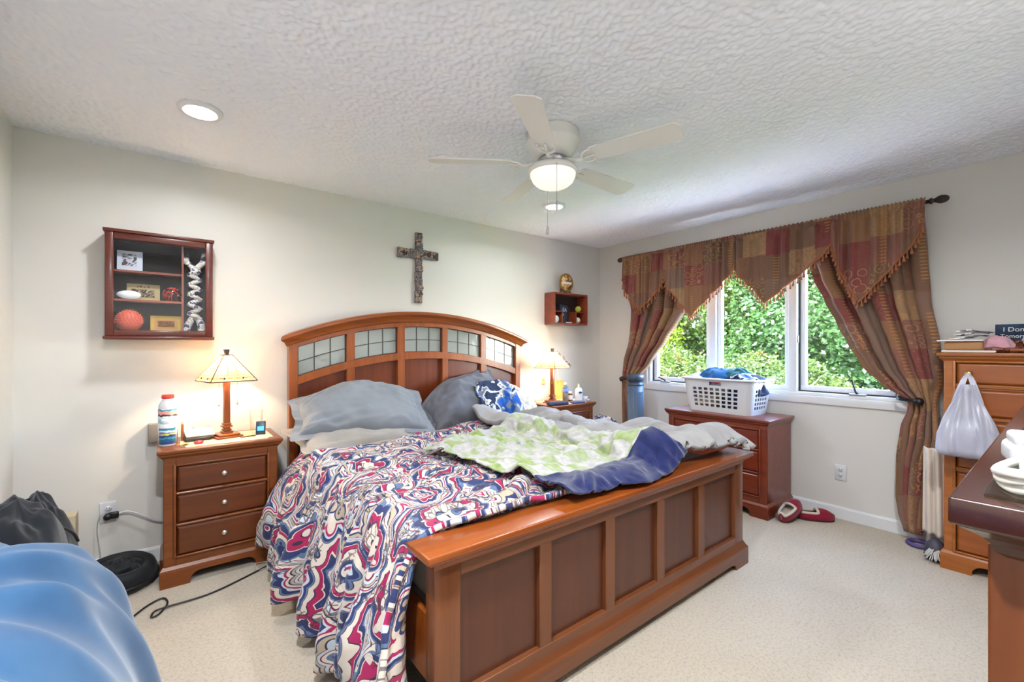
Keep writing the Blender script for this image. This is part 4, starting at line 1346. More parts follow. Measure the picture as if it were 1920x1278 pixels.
def cz(pts):
    p = sorted(pts)
    def f(z):
        # smooth piecewise
        for (a, ya), (b, yb) in zip(p, p[1:]):
            if z <= b:
                t = max(0, (z - a) / (b - a)); t = t * t * (3 - 2 * t) * .5 + t * .5
                return ya + (yb - ya) * t
        return p[-1][1]
    return f
# right drape: inner edge swept back to the holdback, then falling free
r_in = cz([(.06, -2.72), (.16, -2.69), (.28, -2.676), (.53, -2.681), (.75, -2.70), (.87, -2.735), (.925, -2.735), (.955, -2.70), (1.02, -2.60), (1.155, -2.487), (1.307, -2.409), (1.444, -2.345), (1.64, -2.262), (1.8, -2.193), (2.0, -2.14), (2.215, -2.12)])
r_out = cz([(.06, -2.80), (.42, -2.835), (.7, -2.885), (.93, -2.87), (1.05, -2.905), (1.29, -2.89), (1.6, -2.847), (1.88, -2.832), (2.215, -2.812)])
hanging('drape', 'patchwork brown and burgundy drape tied back at the right of the window', 'curtain', (2.215, .06), r_in, r_out, .1, 5, .5, 2.0, 1.0, group=None, amp=.036,
        ampf=lambda z: .45 + .75 * min(1, abs(z - .93) / .35) if z < 1.4 else 1.1, x0=-.088)
l_in = cz([(.0, -.62), (.3, -.60), (.6, -.56), (.86, -.50), (.937, -.50), (.983, -.62), (1.124, -.76), (1.366, -.942), (1.519, -1.057), (1.642, -1.141), (1.9, -1.2), (2.215, -1.22)])
l_out = cz([(.0, -.40), (.54, -.41), (.9, -.40), (.997, -.392), (1.113, -.40), (1.344, -.47), (1.68, -.50), (1.887, -.463), (2.215, -.45)])
hanging('drape', 'patchwork brown and burgundy drape tied back by the tower fan', 'curtain', (2.215, .02), l_out, l_in, .1, 5, 1.7, 9.0, 1.0, amp=.036,
        ampf=lambda z: .45 + .75 * min(1, abs(z - .94) / .35) if z < 1.4 else 1.1, x0=-.088)
for y, z, lab, s in ((-2.80, .934, 'dark round holdback gripping the right drape', -1), (-.445, .945, 'dark round holdback gripping the left drape', 1)):
    t = thing('curtain_holdback', lab, 'curtain holdback', (0, y, z), group='curtain holdbacks')
    MB().tube([(-.002, 0, 0), (-.15, 0, 0)], .008, 10).build('stem', M_DARKMETAL, t)
    MB().lathe([(1e-6, -.185), (.014, -.183), (.025, -.172), (.027, -.158), (.02, -.148), (1e-6, -.146)], seg=20, axis='x', cap=False).build('knob', M_BLACK, t)
    band = MB()
    for dz in (-.008, 0, .008):
        band.tube(smooth_curve([(-.15, 0, dz), (-.145, -s * .05, dz + .004), (-.128, -s * .105, dz + .01), (-.06, -s * .12, dz + .01), (-.02, -s * .05, dz)], 14), .005, 6)
    band.build('tieback_loop', M_BLACK, t)

# valances: four pointed swags, each with its own tasselled hem
def make_tassel():
    mb = MB()
    mb.lathe([(1e-6, 0), (.0032, -.002), (.0045, -.008), (.003, -.013), (.0045, -.017), (.009, -.04), (.0095, -.045), (1e-6, -.045)], seg=10, cap=False)
    return mb
TASSEL_MESH = None
def valance(label, pts, seed, pleats, x0, ends):
    """pts: hem outline [(y, z)] from left (window corner side) to right"""
    global TASSEL_MESH
    ys = [p[0] for p in pts]; ya, yb = ends
    hem = sorted([(-p[0], p[1]) for p in pts])
    ns, nz = 120, 26
    V = []; UV = []; edge = []
    for i in range(ns + 1):
        s = i / ns; y = ya + (yb - ya) * s
        zb = interp(hem, -y)
        for j in range(nz + 1):
            q = j / nz; z = 2.245 + (zb - 2.245) * q
            g = .5 * math.exp(-((z - 2.23) / .05) ** 2)
            fade = (.55 + .45 * (1 - q))
            w = math.sin(2 * PI * pleats * (s + .03 * math.sin(6 * s + seed)) + seed)
            w = .6 * w + .4 * math.sin(2 * PI * pleats * 2.3 * s + seed * 2 + 1.5 * math.sin(9 * s))
            x = x0 - .016 + .05 * fade * w * (.6 + .8 * vnoise(s * 4, q * 1.5, seed)) - .02 * q + .006 * g * math.sin(2 * PI * pleats * 5 * s)
            if z > 2.2: x = x0 - .016 + .006 * math.sin(2 * PI * pleats * 6 * s)
            V.append((x, y, z + (.006 * math.sin(2 * PI * pleats * 6 * s + 1) if j == 0 else 0))); UV.append((s * abs(yb - ya) * 1.1 + seed, z))
            if j == nz: edge.append(Vector((x, y, z)))
    k = nz + 1
    F = [(i * k + j, i * k + j + 1, (i + 1) * k + j + 1, (i + 1) * k + j) for i in range(ns) for j in range(nz)]
    o = MB().add(V, F, True).build('valance', M_CURT, None, np.array(UV), fixn=False)
    mod_solid(o, .004)
    tag(o, label, 'valance', 'valances on the curtain rod')
    tape = MB()
    vs = []
    for p in edge: vs += [(p.x - .005, p.y, p.z + .012), (p.x - .006, p.y, p.z - .006), (p.x + .004, p.y, p.z - .006), (p.x + .004, p.y, p.z + .012)]
    n = len(edge)
    tape.add(vs, [(a * 4 + b, a * 4 + (b + 1) % 4, a * 4 + 4 + (b + 1) % 4, a * 4 + 4 + b) for a in range(n - 1) for b in range(4)])
    tp = tape.build('hem_braid', M_FRINGE, o)
    acc = 0; last = edge[0]
    for p in edge[1:]:
        acc += (p - last).length; last = p
        if acc > .0285:
            acc = 0
            if TASSEL_MESH is None:
                t = make_tassel().build('tassel', M_FRINGE, o); TASSEL_MESH = t.data
            else:
                t = bpy.data.objects.new('tassel', TASSEL_MESH); COL.objects.link(t); t.parent = o
            t.location = (p.x - .003, p.y, p.z - .006)
            t.rotation_euler = (random.uniform(-.1, .1), random.uniform(-.1, .1), random.uniform(0, 6))
valance('first swag of the valance from the room corner, half-length beside the left drape', [(-.43, 2.0), (-.50, 1.86), (-.665, 1.66), (-.80, 1.77), (-.925, 1.89), (-.955, 2.05)], .3, 5, ROD[0] - .02, (-.43, -.955))
valance('second swag of the valance from the room corner, pointed over the left window sash', [(-.94, 2.06), (-.985, 1.87), (-1.233, 1.575), (-1.46, 1.78), (-1.6, 1.91), (-1.63, 1.99)], 1.4, 5, ROD[0] - .035, (-.94, -1.63))
valance('third swag of the valance, pointed over the fixed middle pane', [(-1.61, 1.99), (-1.667, 1.88), (-1.754, 1.80), (-1.867, 1.645), (-2.07, 1.80), (-2.268, 1.964), (-2.34, 2.06)], 2.9, 4, ROD[0] - .02, (-1.61, -2.34))
valance('fourth swag of the valance, over the right drape at the finial end', [(-2.325, 2.06), (-2.383, 1.82), (-2.49, 1.60), (-2.64, 1.78), (-2.773, 1.95), (-2.83, 2.09)], 4.1, 4, ROD[0] - .04, (-2.325, -2.83))

# ------------------------------------------------------------------ wall A pieces
# glazed display case
DX, DZ = -4.0, 1.636
dc = thing('display_case', 'glass-fronted mahogany display case hung on the back wall above the left lamp', 'display case', (DX, 0, DZ))
w2, h2, dd = .245, .30, .145
m = MB()
m.box(-w2 + .005, -w2 + .02, -dd + .03, -.001, -h2 + .02, h2 - .02); m.box(w2 - .02, w2 - .005, -dd + .03, -.001, -h2 + .02, h2 - .02)
m.box(-w2 + .02, w2 - .02, -dd + .03, -.001, -h2 + .02, -h2 + .034); m.box(-w2 + .02, w2 - .02, -dd + .03, -.001, h2 - .034, h2 - .02)
m.build('box', M_MAH, dc)
B(-w2 + .02, w2 - .02, -.006, -.001, -h2 + .034, h2 - .034).build('backing', M_BLACKF, dc)
for a in (-1, 1): B(-w2 - .008, w2 + .008, -dd - .008, -.002, a * h2 - .006 if a < 0 else h2 - .012, -h2 + .012 if a < 0 else h2 + .006, .004, 2).build('cornice', M_MAH, dc)
m = MB(); e = .036
m.box(-w2, -w2 + e, -dd, -dd + .028, -h2 + .012, h2 - .012, .004, 2); m.box(w2 - e, w2, -dd, -dd + .028, -h2 + .012, h2 - .012, .004, 2)
m.box(-w2 + e, w2 - e, -dd, -dd + .028, -h2 + .012, -h2 + .012 + e, .004, 2); m.box(-w2 + e, w2 - e, -dd, -dd + .028, h2 - .012 - e, h2 - .012, .004, 2)
do = m.build('door', M_MAH, dc)
B(-w2 + e - .003, w2 - e + .003, -dd + .012, -dd + .015, -h2 + .045, h2 - .045).build('pane', M_GLASS, do)
m = MB(); xd = .098
m.box(xd - .005, xd + .005, -.1, -.006, -h2 + .034, h2 - .034); m.build('divider', M_MAHR, dc)
for z in (.082, -.083): B(-w2 + .02, xd - .005, -.1, -.006, z - .006, z + .006).build('shelf', M_MAHR, dc)
def P(x, z, y=-.05): return (DX + x, y, DZ + z)
def card(name, label, cat, c, w, h, mat_frame, mats, tilt=.12, border=.012):
    t = thing(name, label, cat, c)
    R = Matrix.Rotation(-tilt, 4, 'X')
    B(-w / 2, w / 2, -.003, .003, 0, h).xf(R).build('mount', mat_frame, t)
    for (x0, x1, z0, z1, mt) in mats:
        B(x0, x1, -.0045, -.003, z0, z1).xf(R).build('print', mt, t)
    return t
M_PHOTO = m_patterned('brown_photo_print', [rgb(96, 78, 66), rgb(150, 132, 108), rgb(60, 46, 40), rgb(176, 160, 132)], 40)
M_PHOTO2 = m_patterned('grey_photo_print', [rgb(70, 66, 74), rgb(150, 148, 160), rgb(196, 200, 212), rgb(90, 80, 86)], 35)
M_PAPERBLUE = plain('pale_blue_print', rgb(196, 204, 220), .5)
M_PARCH = plain('parchment', rgb(178, 160, 112), .7)
M_GOLDF = plain('yellow_gilt_frame', rgb(200, 162, 54), .5)
card('photograph', 'pale photo print standing in the top left of the display case', 'photo', P(-.145, .0885), .112, .118, M_PAPERBLUE, [(-.035, .03, .03, .1, M_PHOTO2)])
card('postcard', 'tan old-style photo card on the middle shelf of the display case', 'photo', P(-.085, -.0765, -.03), .15, .098, M_PARCH, [(-.055, .05, .02, .068, M_PHOTO), (-.03, -.022, .076, .088, M_PHOTO), (-.016, -.008, .076, .088, M_PHOTO), (0, .008, .076, .088, M_PHOTO), (.018, .026, .076, .088, M_PHOTO)])
card('framed_print', 'small print in a yellow frame at the bottom of the display case', 'framed print', P(.02, -.262, -.035), .148, .1, M_GOLDF, [(-.055, .055, .02, .082, plain('mount_tan', rgb(188, 140, 76), .6)), (-.04, .04, .032, .07, m_patterned('sepia_print', [rgb(176, 120, 70), rgb(160, 108, 60), rgb(140, 92, 54)], 60))])
t = MB().lathe([(1e-6, 0), (.03, .0), (.046, .022), (.048, .045), (.04, .07), (.022, .084), (.006, .088), (1e-6, .088)], seg=28, cap=False).build('glass_ornament', m_patterned('red_black_glass', [rgb(90, 12, 22), rgb(30, 10, 14), rgb(176, 54, 40), rgb(44, 12, 18)], 28))
t.location = P(.048, -.077, -.06); tag(t, 'round dark red art-glass ornament on the middle shelf of the display case', 'ornament'); t.data.materials[0].node_tree.nodes['Principled BSDF'].inputs['Roughness'].default_value = .1
t = MB().lathe([(1e-6, -.004), (.052, -.004), (.053, 0), (.052, .004), (1e-6, .004)], seg=36, axis='y', sy=.46, cap=False).build('oval_disc', plain('white_gloss', rgb(230, 234, 240), .25))  # flat white oval disc set in front of the shelf
t.location = P(-.147, -.052, -.095); tag(t, 'white oval disc at the front of the middle shelf in the display case', 'plaque')
# spiky coral ball
mb = MB(); mb.sphere((0, 0, .05), .062, seg=28, ring=18)
for i in range(9):
    th = PI * (i + .5) / 18 * 1.15
    k = max(1, int(24 * math.sin(th)))
    for j in range(k):
        ph = 2 * PI * (j + .5 * (i % 2)) / k
        d = Vector((math.sin(th) * math.cos(ph), math.sin(th) * math.sin(ph), math.cos(th)))
        base = Vector((0, 0, .05)) + d * .06
        a = d.orthogonal().normalized() * .0055; b = d.cross(a)
        mb.add([base + a, base + b, base - a, base - b, base + d * .009], [(0, 1, 4), (1, 2, 4), (2, 3, 4), (3, 0, 4)])
t = mb.build('spiky_ball', plain('coral_rubber', rgb(214, 96, 74), .45)); t.location = P(-.148, -.262, -.063)
mb_z = min(v[2] for v in mb.v); t.location.z += -mb_z * 0
t.data.transform(Matrix.Translation((0, 0, -.05)) @ Matrix.Identity(4)); t.data.transform(Matrix.Diagonal((1, .8, 1, 1))); t.location.z = DZ - .262 + .062
tag(t, 'coral-red spiky rubber ball at the bottom left of the display case', 'ball')
# knotted rope
mb = MB()
def strand(pts, r, n, tw, k=3):
    c = smooth_curve(pts, n)
    for s in range(k):
        q = []
        for i, p in enumerate(c):
            a = 2 * PI * (s / k + tw * i / n)
            q.append(p + Vector((math.cos(a), math.sin(a) * .8, 0)) * r)
        mb.tube(q, r * .95, 7)
strand([(.055, 0, .25), (.045, 0, .2), (.015, -.004, .16), (.005, 0, .12)], .011, 30, 5)
strand([(-.045, 0, .23), (-.04, 0, .19), (-.01, -.008, .16), (.0, -.004, .12)], .01, 30, 4)
for i in range(10):
    z = .13 - i * .03; s = (-1) ** i
    strand([(s * .022, .004, z + .012), (0, -.014, z), (-s * .022, -.002, z - .014)], .0105, 14, 1.5)
strand([(0, 0, -.13), (-.03, -.004, -.19), (-.045, 0, -.235)], .011, 20, 3)
strand([(0, 0, -.13), (.03, 0, -.18), (.035, 0, -.235)], .011, 20, 3)
t = mb.build('knotted_rope', m_patterned('rope_cotton', [rgb(216, 212, 206), rgb(200, 190, 180), rgb(228, 226, 222), rgb(70, 78, 108)], 26)); t.location = P(.158, -.02, -.05)
tag(t, 'knotted white and blue rope hanging in the right bay of the display case', 'rope')

# cross
mb = MB(); rs = random.Random(4)
def blockrow(x0, x1, z0, z1, n, vertical):
    for i in range(n):
        a = i / n; b = (i + 1) / n
        j = lambda: rs.uniform(-.004, .004)
        if vertical: mb.box(x0 + j(), x1 + j(), -.022 - rs.uniform(0, .01), -.002, z0 + (z1 - z0) * a, z0 + (z1 - z0) * b - .003, .003, 1)
        else: mb.box(x0 + (x1 - x0) * a, x0 + (x1 - x0) * b - .003, -.022 - rs.uniform(0, .01), -.002, z0 + j(), z1 + j(), .003, 1)
blockrow(-.032, .032, -.39, -.02, 7, True); blockrow(-.032, .032, .08, .205, 3, True)
blockrow(-.19, -.03, -.02, .055, 3, False); blockrow(.03, .185, -.015, .06, 3, False); mb.box(-.032, .032, -.03, -.002, -.02, .08, .004, 1)
for i in range(26):
    x = rs.uniform(-.03, .03); z = rs.uniform(-.37, .19); mb.box(x - .006, x + .006, -.036, -.02, z - .01, z + .01, .003, 1)
for i in range(12):
    x = rs.choice((-1, 1)) * rs.uniform(.05, .17); z = rs.uniform(0, .045); mb.box(x - .012, x + .012, -.036, -.02, z - .006, z + .006, .003, 1)
t = mb.build('wall_cross', m_patterned('weathered_relief', [rgb(106, 94, 92), rgb(134, 116, 108), rgb(98, 106, 122), rgb(164, 138, 120), rgb(84, 70, 66)], 18)); t.location = (-2.31, 0, 2.045)
tag(t, 'rough carved grey-brown cross hung on the wall above the headboard', 'cross')

# small wall cubby
cb = thing('wall_cubby', 'small red-brown open box shelf on the wall right of the headboard', 'wall shelf', (-.62, 0, 1.685))
w2, h2, dd = .25, .165, .15
m = MB()
m.box(-w2, w2, -dd, -.002, h2 - .018, h2, .002, 1); m.box(-w2, w2, -dd, -.002, -h2, -h2 + .018, .002, 1)
m.box(-w2, -w2 + .018, -dd, -.002, -h2 + .018, h2 - .018); m.box(w2 - .018, w2, -dd, -.002, -h2 + .018, h2 - .018)
m.build('box', M_MAHR, cb)
B(-w2 + .018, w2 - .018, -.008, -.002, -h2 + .018, h2 - .018).build('backing', plain('dark_backing', rgb(48, 26, 26), .7), cb)
m = MB(); m.box(-w2 + .018, -.1, -.12, -.008, -.03, -.022); m.box(-.108, -.1, -.12, -.008, -h2 + .018, -.03); m.build('inner_shelf', M_MAHR, cb)
m = MB(); m.box(.1, w2 - .018, -.12, -.008, -.03, -.022); m.box(.1, .108, -.12, -.008, -h2 + .018, -.03); m.build('inner_shelf', M_MAHR, cb)
bk = thing('book', 'dark navy book with pale letters leaning inside the wall cubby', 'book', (-.70, -.06, 1.5381))
B(-.06, .06, -.012, .012, 0, .2, .002, 1).xf(Matrix.Rotation(.1, 4, 'Y') @ Matrix.Translation((.03, 0, 0))).build('cover', plain('navy_cloth_cover', rgb(28, 34, 54), .6), bk)
M_pale = plain('pale_print', rgb(170, 190, 226), .5)
R = Matrix.Rotation(.1, 4, 'Y') @ Matrix.Translation((.03, 0, 0))
bm_ = MB().merge(text_mb('EA', .055, R @ Matrix.Translation((-.02, -.0125, .13)) @ Matrix.Rotation(PI / 2, 4, 'X')))
bm_.merge(text_mb('P', .05, R @ Matrix.Translation((-.02, -.0125, .07)) @ Matrix.Rotation(PI / 2, 4, 'X')))
bm_.build('lettering', M_pale, bk)
t = MB().sphere((0, 0, .033), .033).build('tennis_ball', fabric('tennis_felt', rgb(190, 196, 70), 1)); t.location = (-.45, -.085, 1.664); tag(t, 'yellow-green tennis ball on the right ledge of the wall cubby', 'ball')
t = MB().sphere((0, 0, .036), .036).build('baseball', plain('cream_leather', rgb(224, 210, 190), .5)); t.location = (-.455, -.075, 1.538); tag(t, 'cream baseball in the lower right of the wall cubby', 'ball')
t = MB().lathe([(1e-6, -.01), (.036, -.01), (.04, 0), (.036, .01), (1e-6, .01)], seg=24, axis='y', cap=False).lathe([(.016, -.0125), (.02, -.0125), (.02, -.009), (.016, -.009)], seg=24, axis='y', cap=False).build('round_badge', plain('white_enamel', rgb(226, 236, 240), .3)); t.location = (-.79, -.09, 1.578); tag(t, 'white round badge in the lower left of the wall cubby', 'badge')
t = B(-.035, .035, -.008, .008, 0, .01, .003, 1).build('white_strip', M_WHITE); t.location = (-.63, -.12, 1.538); t.rotation_euler = (0, 0, -.3); tag(t, 'thin white strip lying on the floor of the wall cubby', 'strip')
pl = thing('round_plaque', 'round gold and tan plaque on a small stand on top of the wall cubby', 'plaque', (-.63, -.08, 1.85))
mb = MB().lathe([(1e-6, .012), (.088, .012), (.098, .004), (.1, -.008), (.094, -.013), (.086, -.008), (1e-6, -.008)], (0, 0, .118), 40, axis='y', cap=False); mb.build('disc', plain('antique_gold', rgb(150, 112, 58), .45, .3), pl)
MB().lathe([(1e-6, -.0088), (.082, -.0088), (.082, -.006)], (0, 0, .118), 40, axis='y', cap=False).build('face', m_patterned('tan_relief', [rgb(196, 150, 92), rgb(212, 172, 110), rgb(150, 84, 50), rgb(224, 190, 130)], 14), pl)
B(-.07, .07, -.013, -.008, .103, .128, .003, 1).build('banner', plain('white_banner', rgb(236, 226, 208), .5), pl)
m = MB()
for s in (-1, 1): m.tube([(s * .05, -.03, .0), (s * .045, -.018, .022), (s * .045, .03, .05), (s * .05, .045, 0)], .004, 6)
m.build('stand', M_DARKMETAL, pl)

# outlets
def outlet(label, loc, rz, mat=M_WHITE, h=.118, w=.073, group='wall outlets'):
    t = thing('wall_outlet', label, 'outlet', loc, rz, group)
    B(-w / 2, w / 2, -.006, 0, -h / 2, h / 2, .0025, 2).build('plate', mat, t)
    for s in (-1, 1):
        MB().lathe([(1e-6, -.0085), (.015, -.0085), (.0165, -.0055)], (0, 0, s * .021), 24, axis='y', cap=False).build('socket', mat, t)
        m = MB()
        for x in (-.006, .006): m.box(x - .0013, x + .0013, -.0092, -.008, s * .021 - .001, s * .021 + .008)
        m.box(-.0025, .0025, -.0092, -.008, s * .021 - .01, s * .021 - .006)
        m.build('slots', M_BLACK, t)
    return t
outlet('white wall outlet with plugs in it, low on the back wall left of the nightstand', (-4.241, 0, .342), 0)
outlet('white wall outlet below the window, left of the right drape', (0, -2.339, .345), -PI / 2)
outlet('small tan wall outlet behind the right bedside lamp', (-.885, 0, .925), 0, plain('tan_plate', rgb(196, 150, 96), .5), .075, .05)
bx = B(-.035, .035, -.05, -.001, 0, .11, .004, 2).build('wall_adapter', plain('grey_brown_plastic', rgb(130, 122, 114), .6)); bx.location = (-4.03, 0, .72); tag(bx, 'grey box adapter on the wall behind the tall white bottle', 'adapter')
pg = thing('plug', 'black double plug in the lower socket of the left wall outlet', 'plug', (-4.23, -.0092, .322))
mb = MB(); mb.lathe([(1e-6, -.03), (.015, -.03), (.018, -.024), (.018, 0), (1e-6, 0)], (-.012, 0, 0), 18, axis='y', cap=False); mb.box(-.01, .036, -.026, 0, -.014, .022, .006, 2); mb.build('body', M_BLACK, pg)
cd = MB().tube(smooth_curve([(-4.195, -.022, .33), (-4.15, -.03, .335), (-4.09, -.035, .30), (-4.03, -.03, .255), (-3.98, -.02, .235)], 24), .005, 8).build('white_cable', M_WHITE)
tag(cd, 'white cable running from the left outlet behind the nightstand', 'cable')
cd = MB().tube(smooth_curve([(-4.225, -.01, .365), (-4.245, -.028, .352), (-4.275, -.03, .33), (-4.285, -.03, .27), (-4.28, -.03, .2), (-4.27, -.06, .15), (-4.25, -.12, .03), (-4.22, -.2, .008)], 30), .0022, 6).build('charger_cable', plain('grey_cable', rgb(150, 150, 150), .5))
tag(cd, 'thin grey charger cable dangling from the left outlet to the black bag', 'cord')
# ------------------------------------------------------------------ left nightstand things
NZ = .735
def scallop_runner(label, loc, w, d, group):
    pts = []
    n = 64
    per = 2 * (w + d)
    for i in range(n):
        s = i / n * per
        if s < w: p = (-w / 2 + s, -d / 2)
        elif s < w + d: p = (w / 2, -d / 2 + s - w)
        elif s < 2 * w + d: p = (w / 2 - (s - w - d), d / 2)
        else: p = (-w / 2, d / 2 - (s - 2 * w - d))
        k = 1 - .02 * abs(math.sin(i * PI / 2 * .5 * 2))
        c = .9 if (abs(p[0]) > w * .45 and abs(p[1]) > d * .42) else 1
        pts.append((p[0] * k * c, p[1] * k * c))
    o = MB().prism(pts, 'xy', 0, .0025).build('table_runner', M_LACE)
    o.location = loc
    return tag(o, label, 'runner', group)
scallop_runner('ivory scalloped runner on the left nightstand under the lamp', (-3.69, -.235, NZ), .46, .34, 'runners on the nightstands')
scallop_runner('ivory scalloped runner on the right nightstand under the lamp', (-.86, -.235, NZ), .46, .34, 'runners on the nightstands')

def make_lamp(loc, rz, label, chains=True):
    t = thing('table_lamp', label, 'lamp', loc, rz, group='bedside lamps')
    m = MB(); m.box(-.07, .07, -.07, .07, 0, .012, .004, 2); m.box(-.058, .058, -.058, .058, .012, .026, .006, 2)
    m.build('base', M_CH_X, t)
    m = MB(); m.box(-.0165, .0165, -.0165, .0165, .026, .40, .004, 2)
    for z, s in ((.03, .028), (.045, .022), (.066, .026), (.08, .021)): m.box(-s, s, -s, s, z - .006, z + .006, .003, 2)
    m.build('column', M_CH_Z, t)
    zb, zt, sb, st = .345, .50, .125, .024
    g = MB(); c = MB()
    def corner(k, z):
        s = sb + (st - sb) * (z - zb) / (zt - zb)
        return [Vector((-s, -s, z)), Vector((s, -s, z)), Vector((s, s, z)), Vector((-s, s, z))][k % 4]
    for k in range(4):
        a, b, d, e = corner(k, zb), corner(k + 1, zb), corner(k + 1, zt), corner(k, zt)
        N = 6
        vs = [];
        for i in range(N + 1):
            for j in range(N + 1):
                vs.append((a.lerp(b, i / N)).lerp(e.lerp(d, i / N), j / N))
        g.add(vs, [(i * 7 + j, (i + 1) * 7 + j, (i + 1) * 7 + j + 1, i * 7 + j + 1) for i in range(N) for j in range(N)])
        c.tube([a, e], .0028, 6)
        c.tube([a, b], .003, 6); c.tube([e, d], .0035, 6)
        for q in (.36, .64): c.tube([a.lerp(b, q).lerp(e.lerp(d, q), .22), e.lerp(d, q)], .0018, 6)
        # wavy vine band along the foot of each panel
        for off, ph in ((.12, 0), (.22, 0), (.12, PI)):
            pts = []
            for i in range(25):
                u = i / 24
                v = off + (.035 * math.sin(2 * PI * u * 2.5 + ph) if off < .2 else .012 * math.sin(2 * PI * u * 2))
                pts.append(a.lerp(b, u).lerp(e.lerp(d, u), v))
            c.tube(pts, .0018, 5)
        for u in (.28, .72):
            p = a.lerp(b, u).lerp(e.lerp(d, u), .11); c.sphere(p, .006, seg=8, ring=6)
    sh = g.build('shade', M_SHADE, t); mod_solid(sh, .0025)
    c.build('leading', M_DARKMETAL, sh)
    m = MB(); m.tube([(0, 0, .40), (0, 0, .508)], .004, 8); m.prism([(-.008, .503), (.008, .503), (.014, .535), (-.014, .535)], 'xz', -.011, .011)
    for k in range(4):
        p = corner(k, .498); m.tube([(0, 0, .503), p], .003, 6)
    m.build('finial', M_DARKMETAL, t)
    MB().lathe([(1e-6, .405), (.012, .405), (.014, .415), (.02, .435), (.014, .455), (1e-6, .462)], (.028, 0, 0), 16, cap=False).build('bulb', M_BULB, t)
    for sx in (-1, 1):
        m = MB().tube([(sx * .05, -.03, .40), (sx * .05, -.03, .205)], .0012, 5); m.sphere((sx * .05, -.03, .2), .006, seg=10, ring=8); m.tube([(0, 0, .395), (sx * .05, -.03, .40)], .003, 6)
        m.build('pull_chain', M_BRASS, t)
    return t
LP = [(-3.69, -.215, NZ + .0025), (-1.0, -.26, NZ + .0025)]
make_lamp(LP[0], math.radians(14), 'lit pyramid-shade lamp on the left nightstand under the display case')
make_lamp(LP[1], math.radians(10), 'lit pyramid-shade lamp on the right nightstand near the room corner')
for x, y, z in LP:
    lamp('bedside_bulb', 'POINT', (x, y, z + .437), 4.6, (1, .80, .56), size=.022)
# little string of purple beads over the right shade
mb = MB(); rs = random.Random(9)
for i in range(30):
    u = i / 29; r = .046 + .135 * u
    mb.sphere((r + rs.uniform(-.003, .003), .012 * math.sin(u * 11) + rs.uniform(-.004, .004), .508 - .146 * u), rs.uniform(.005, .0085), seg=8, ring=6)
t = mb.build('bead_string', m_patterned('mauve_beads', [rgb(150, 130, 150), rgb(198, 184, 198), rgb(110, 84, 100)], 60)); t.location = (LP[1][0], LP[1][1], LP[1][2]); t.rotation_euler = (0, 0, math.radians(-35))
tag(t, 'string of mauve beads draped over the right bedside lamp shade', 'beads')

def label_mat(name, bands):
    t = NT(name)
    v = t.coords('Object'); sx = t.n('SeparateXYZ'); t.l(v, sx.inputs[0])
    n = t.noise(v, 55, 1)
    z = t.math('ADD', sx.outputs[2], t.math('MULTIPLY', t.math('SUBTRACT', n.outputs['Fac'], .5), .02))
    b = t.bsdf(Roughness=.35)
    t.l(t.ramp(t.math('MULTIPLY', z, 4.0), bands, 'CONSTANT'), b.inputs['Base Color'])
    return t.m
wht = rgb(236, 236, 238)
bt = thing('pill_bottle', 'tall white bottle with a red cap on the left nightstand', 'bottle', (-3.972, -.17, NZ))
MB().lathe([(1e-6, 0), (.04, 0), (.045, .006), (.045, .2), (.042, .222), (.032, .24), (.027, .248), (.027, .258), (1e-6, .258)], seg=32, cap=False).build('body', M_WHITE, bt)
MB().lathe([(.0455, .05), (.0458, .051), (.0458, .196), (.0455, .197)], seg=32, cap=False).build('label', label_mat('pill_label', [(0, wht), (.45, rgb(150, 200, 216)), (.55, rgb(214, 226, 230)), (.62, rgb(70, 60, 60)), (.66, rgb(224, 150, 140)), (.74, rgb(40, 130, 160)), (.78, wht)]), bt)
MB().lathe([(1e-6, .276), (.027, .276), (.03, .272), (.03, .256), (.028, .254)], seg=32, cap=False).build('cap', plain('red_cap', rgb(214, 62, 54), .4), bt)
bt = thing('vitamin_bottle', 'shorter white bottle with a blue-green label in front of the red-capped bottle', 'bottle', (-3.975, -.275, NZ))
MB().lathe([(1e-6, 0), (.034, 0), (.037, .005), (.037, .105), (.03, .12), (.024, .124), (1e-6, .126)], seg=28, cap=False).build('body', M_WHITE, bt)
MB().lathe([(.0375, .012), (.0378, .013), (.0378, .1), (.0375, .101)], seg=28, cap=False).build('label', label_mat('vitamin_label', [(0, rgb(40, 70, 120)), (.1, rgb(36, 90, 140)), (.16, rgb(60, 150, 150)), (.2, rgb(30, 60, 130)), (.25, rgb(220, 214, 70)), (.28, rgb(120, 110, 160)), (.31, rgb(200, 216, 224)), (.35, rgb(40, 120, 150))]), bt)
MB().lathe([(.026, .12), (.027, .122), (.027, .142), (.024, .145), (1e-6, .145)], seg=28, cap=False).build('cap', M_WHITE, bt)
t = B(-.006, .006, -.05, .05, 0, .1, .002, 1).build('wood_block', M_TC_X); t.location = (-3.905, -.14, NZ); tag(t, 'upright honey-coloured wood piece beside the red-capped bottle', 'wood piece')
wl = B(-.065, .065, -.045, .045, 0, .022, .007, 3).build('wallet', plain('dark_leather', rgb(42, 34, 28), .5)); wl.location = (-3.835, -.215, NZ + .0025); wl.rotation_euler = (0, 0, .1); tag(wl, 'dark leather wallet under the white tissue pack on the left nightstand', 'wallet')
tp = thing('tissue_pack', 'white soft tissue pack lying on the dark wallet on the left nightstand', 'tissue pack', (-3.825, -.19, NZ + .0245), .1)
mb = MB(); n = 16; V = []
for i in range(n + 1):
    for j in range(n + 1):
        u, v = -1 + 2 * i / n, -1 + 2 * j / n
        V.append((u * .07, v * .055, .016 + .016 * (1 - u ** 4) * (1 - v ** 4) + .004 * vnoise(u * 3, v * 3, 2) + (v + 1) * .008))
k = len(V); V += [(p[0], p[1], .002) for p in V]
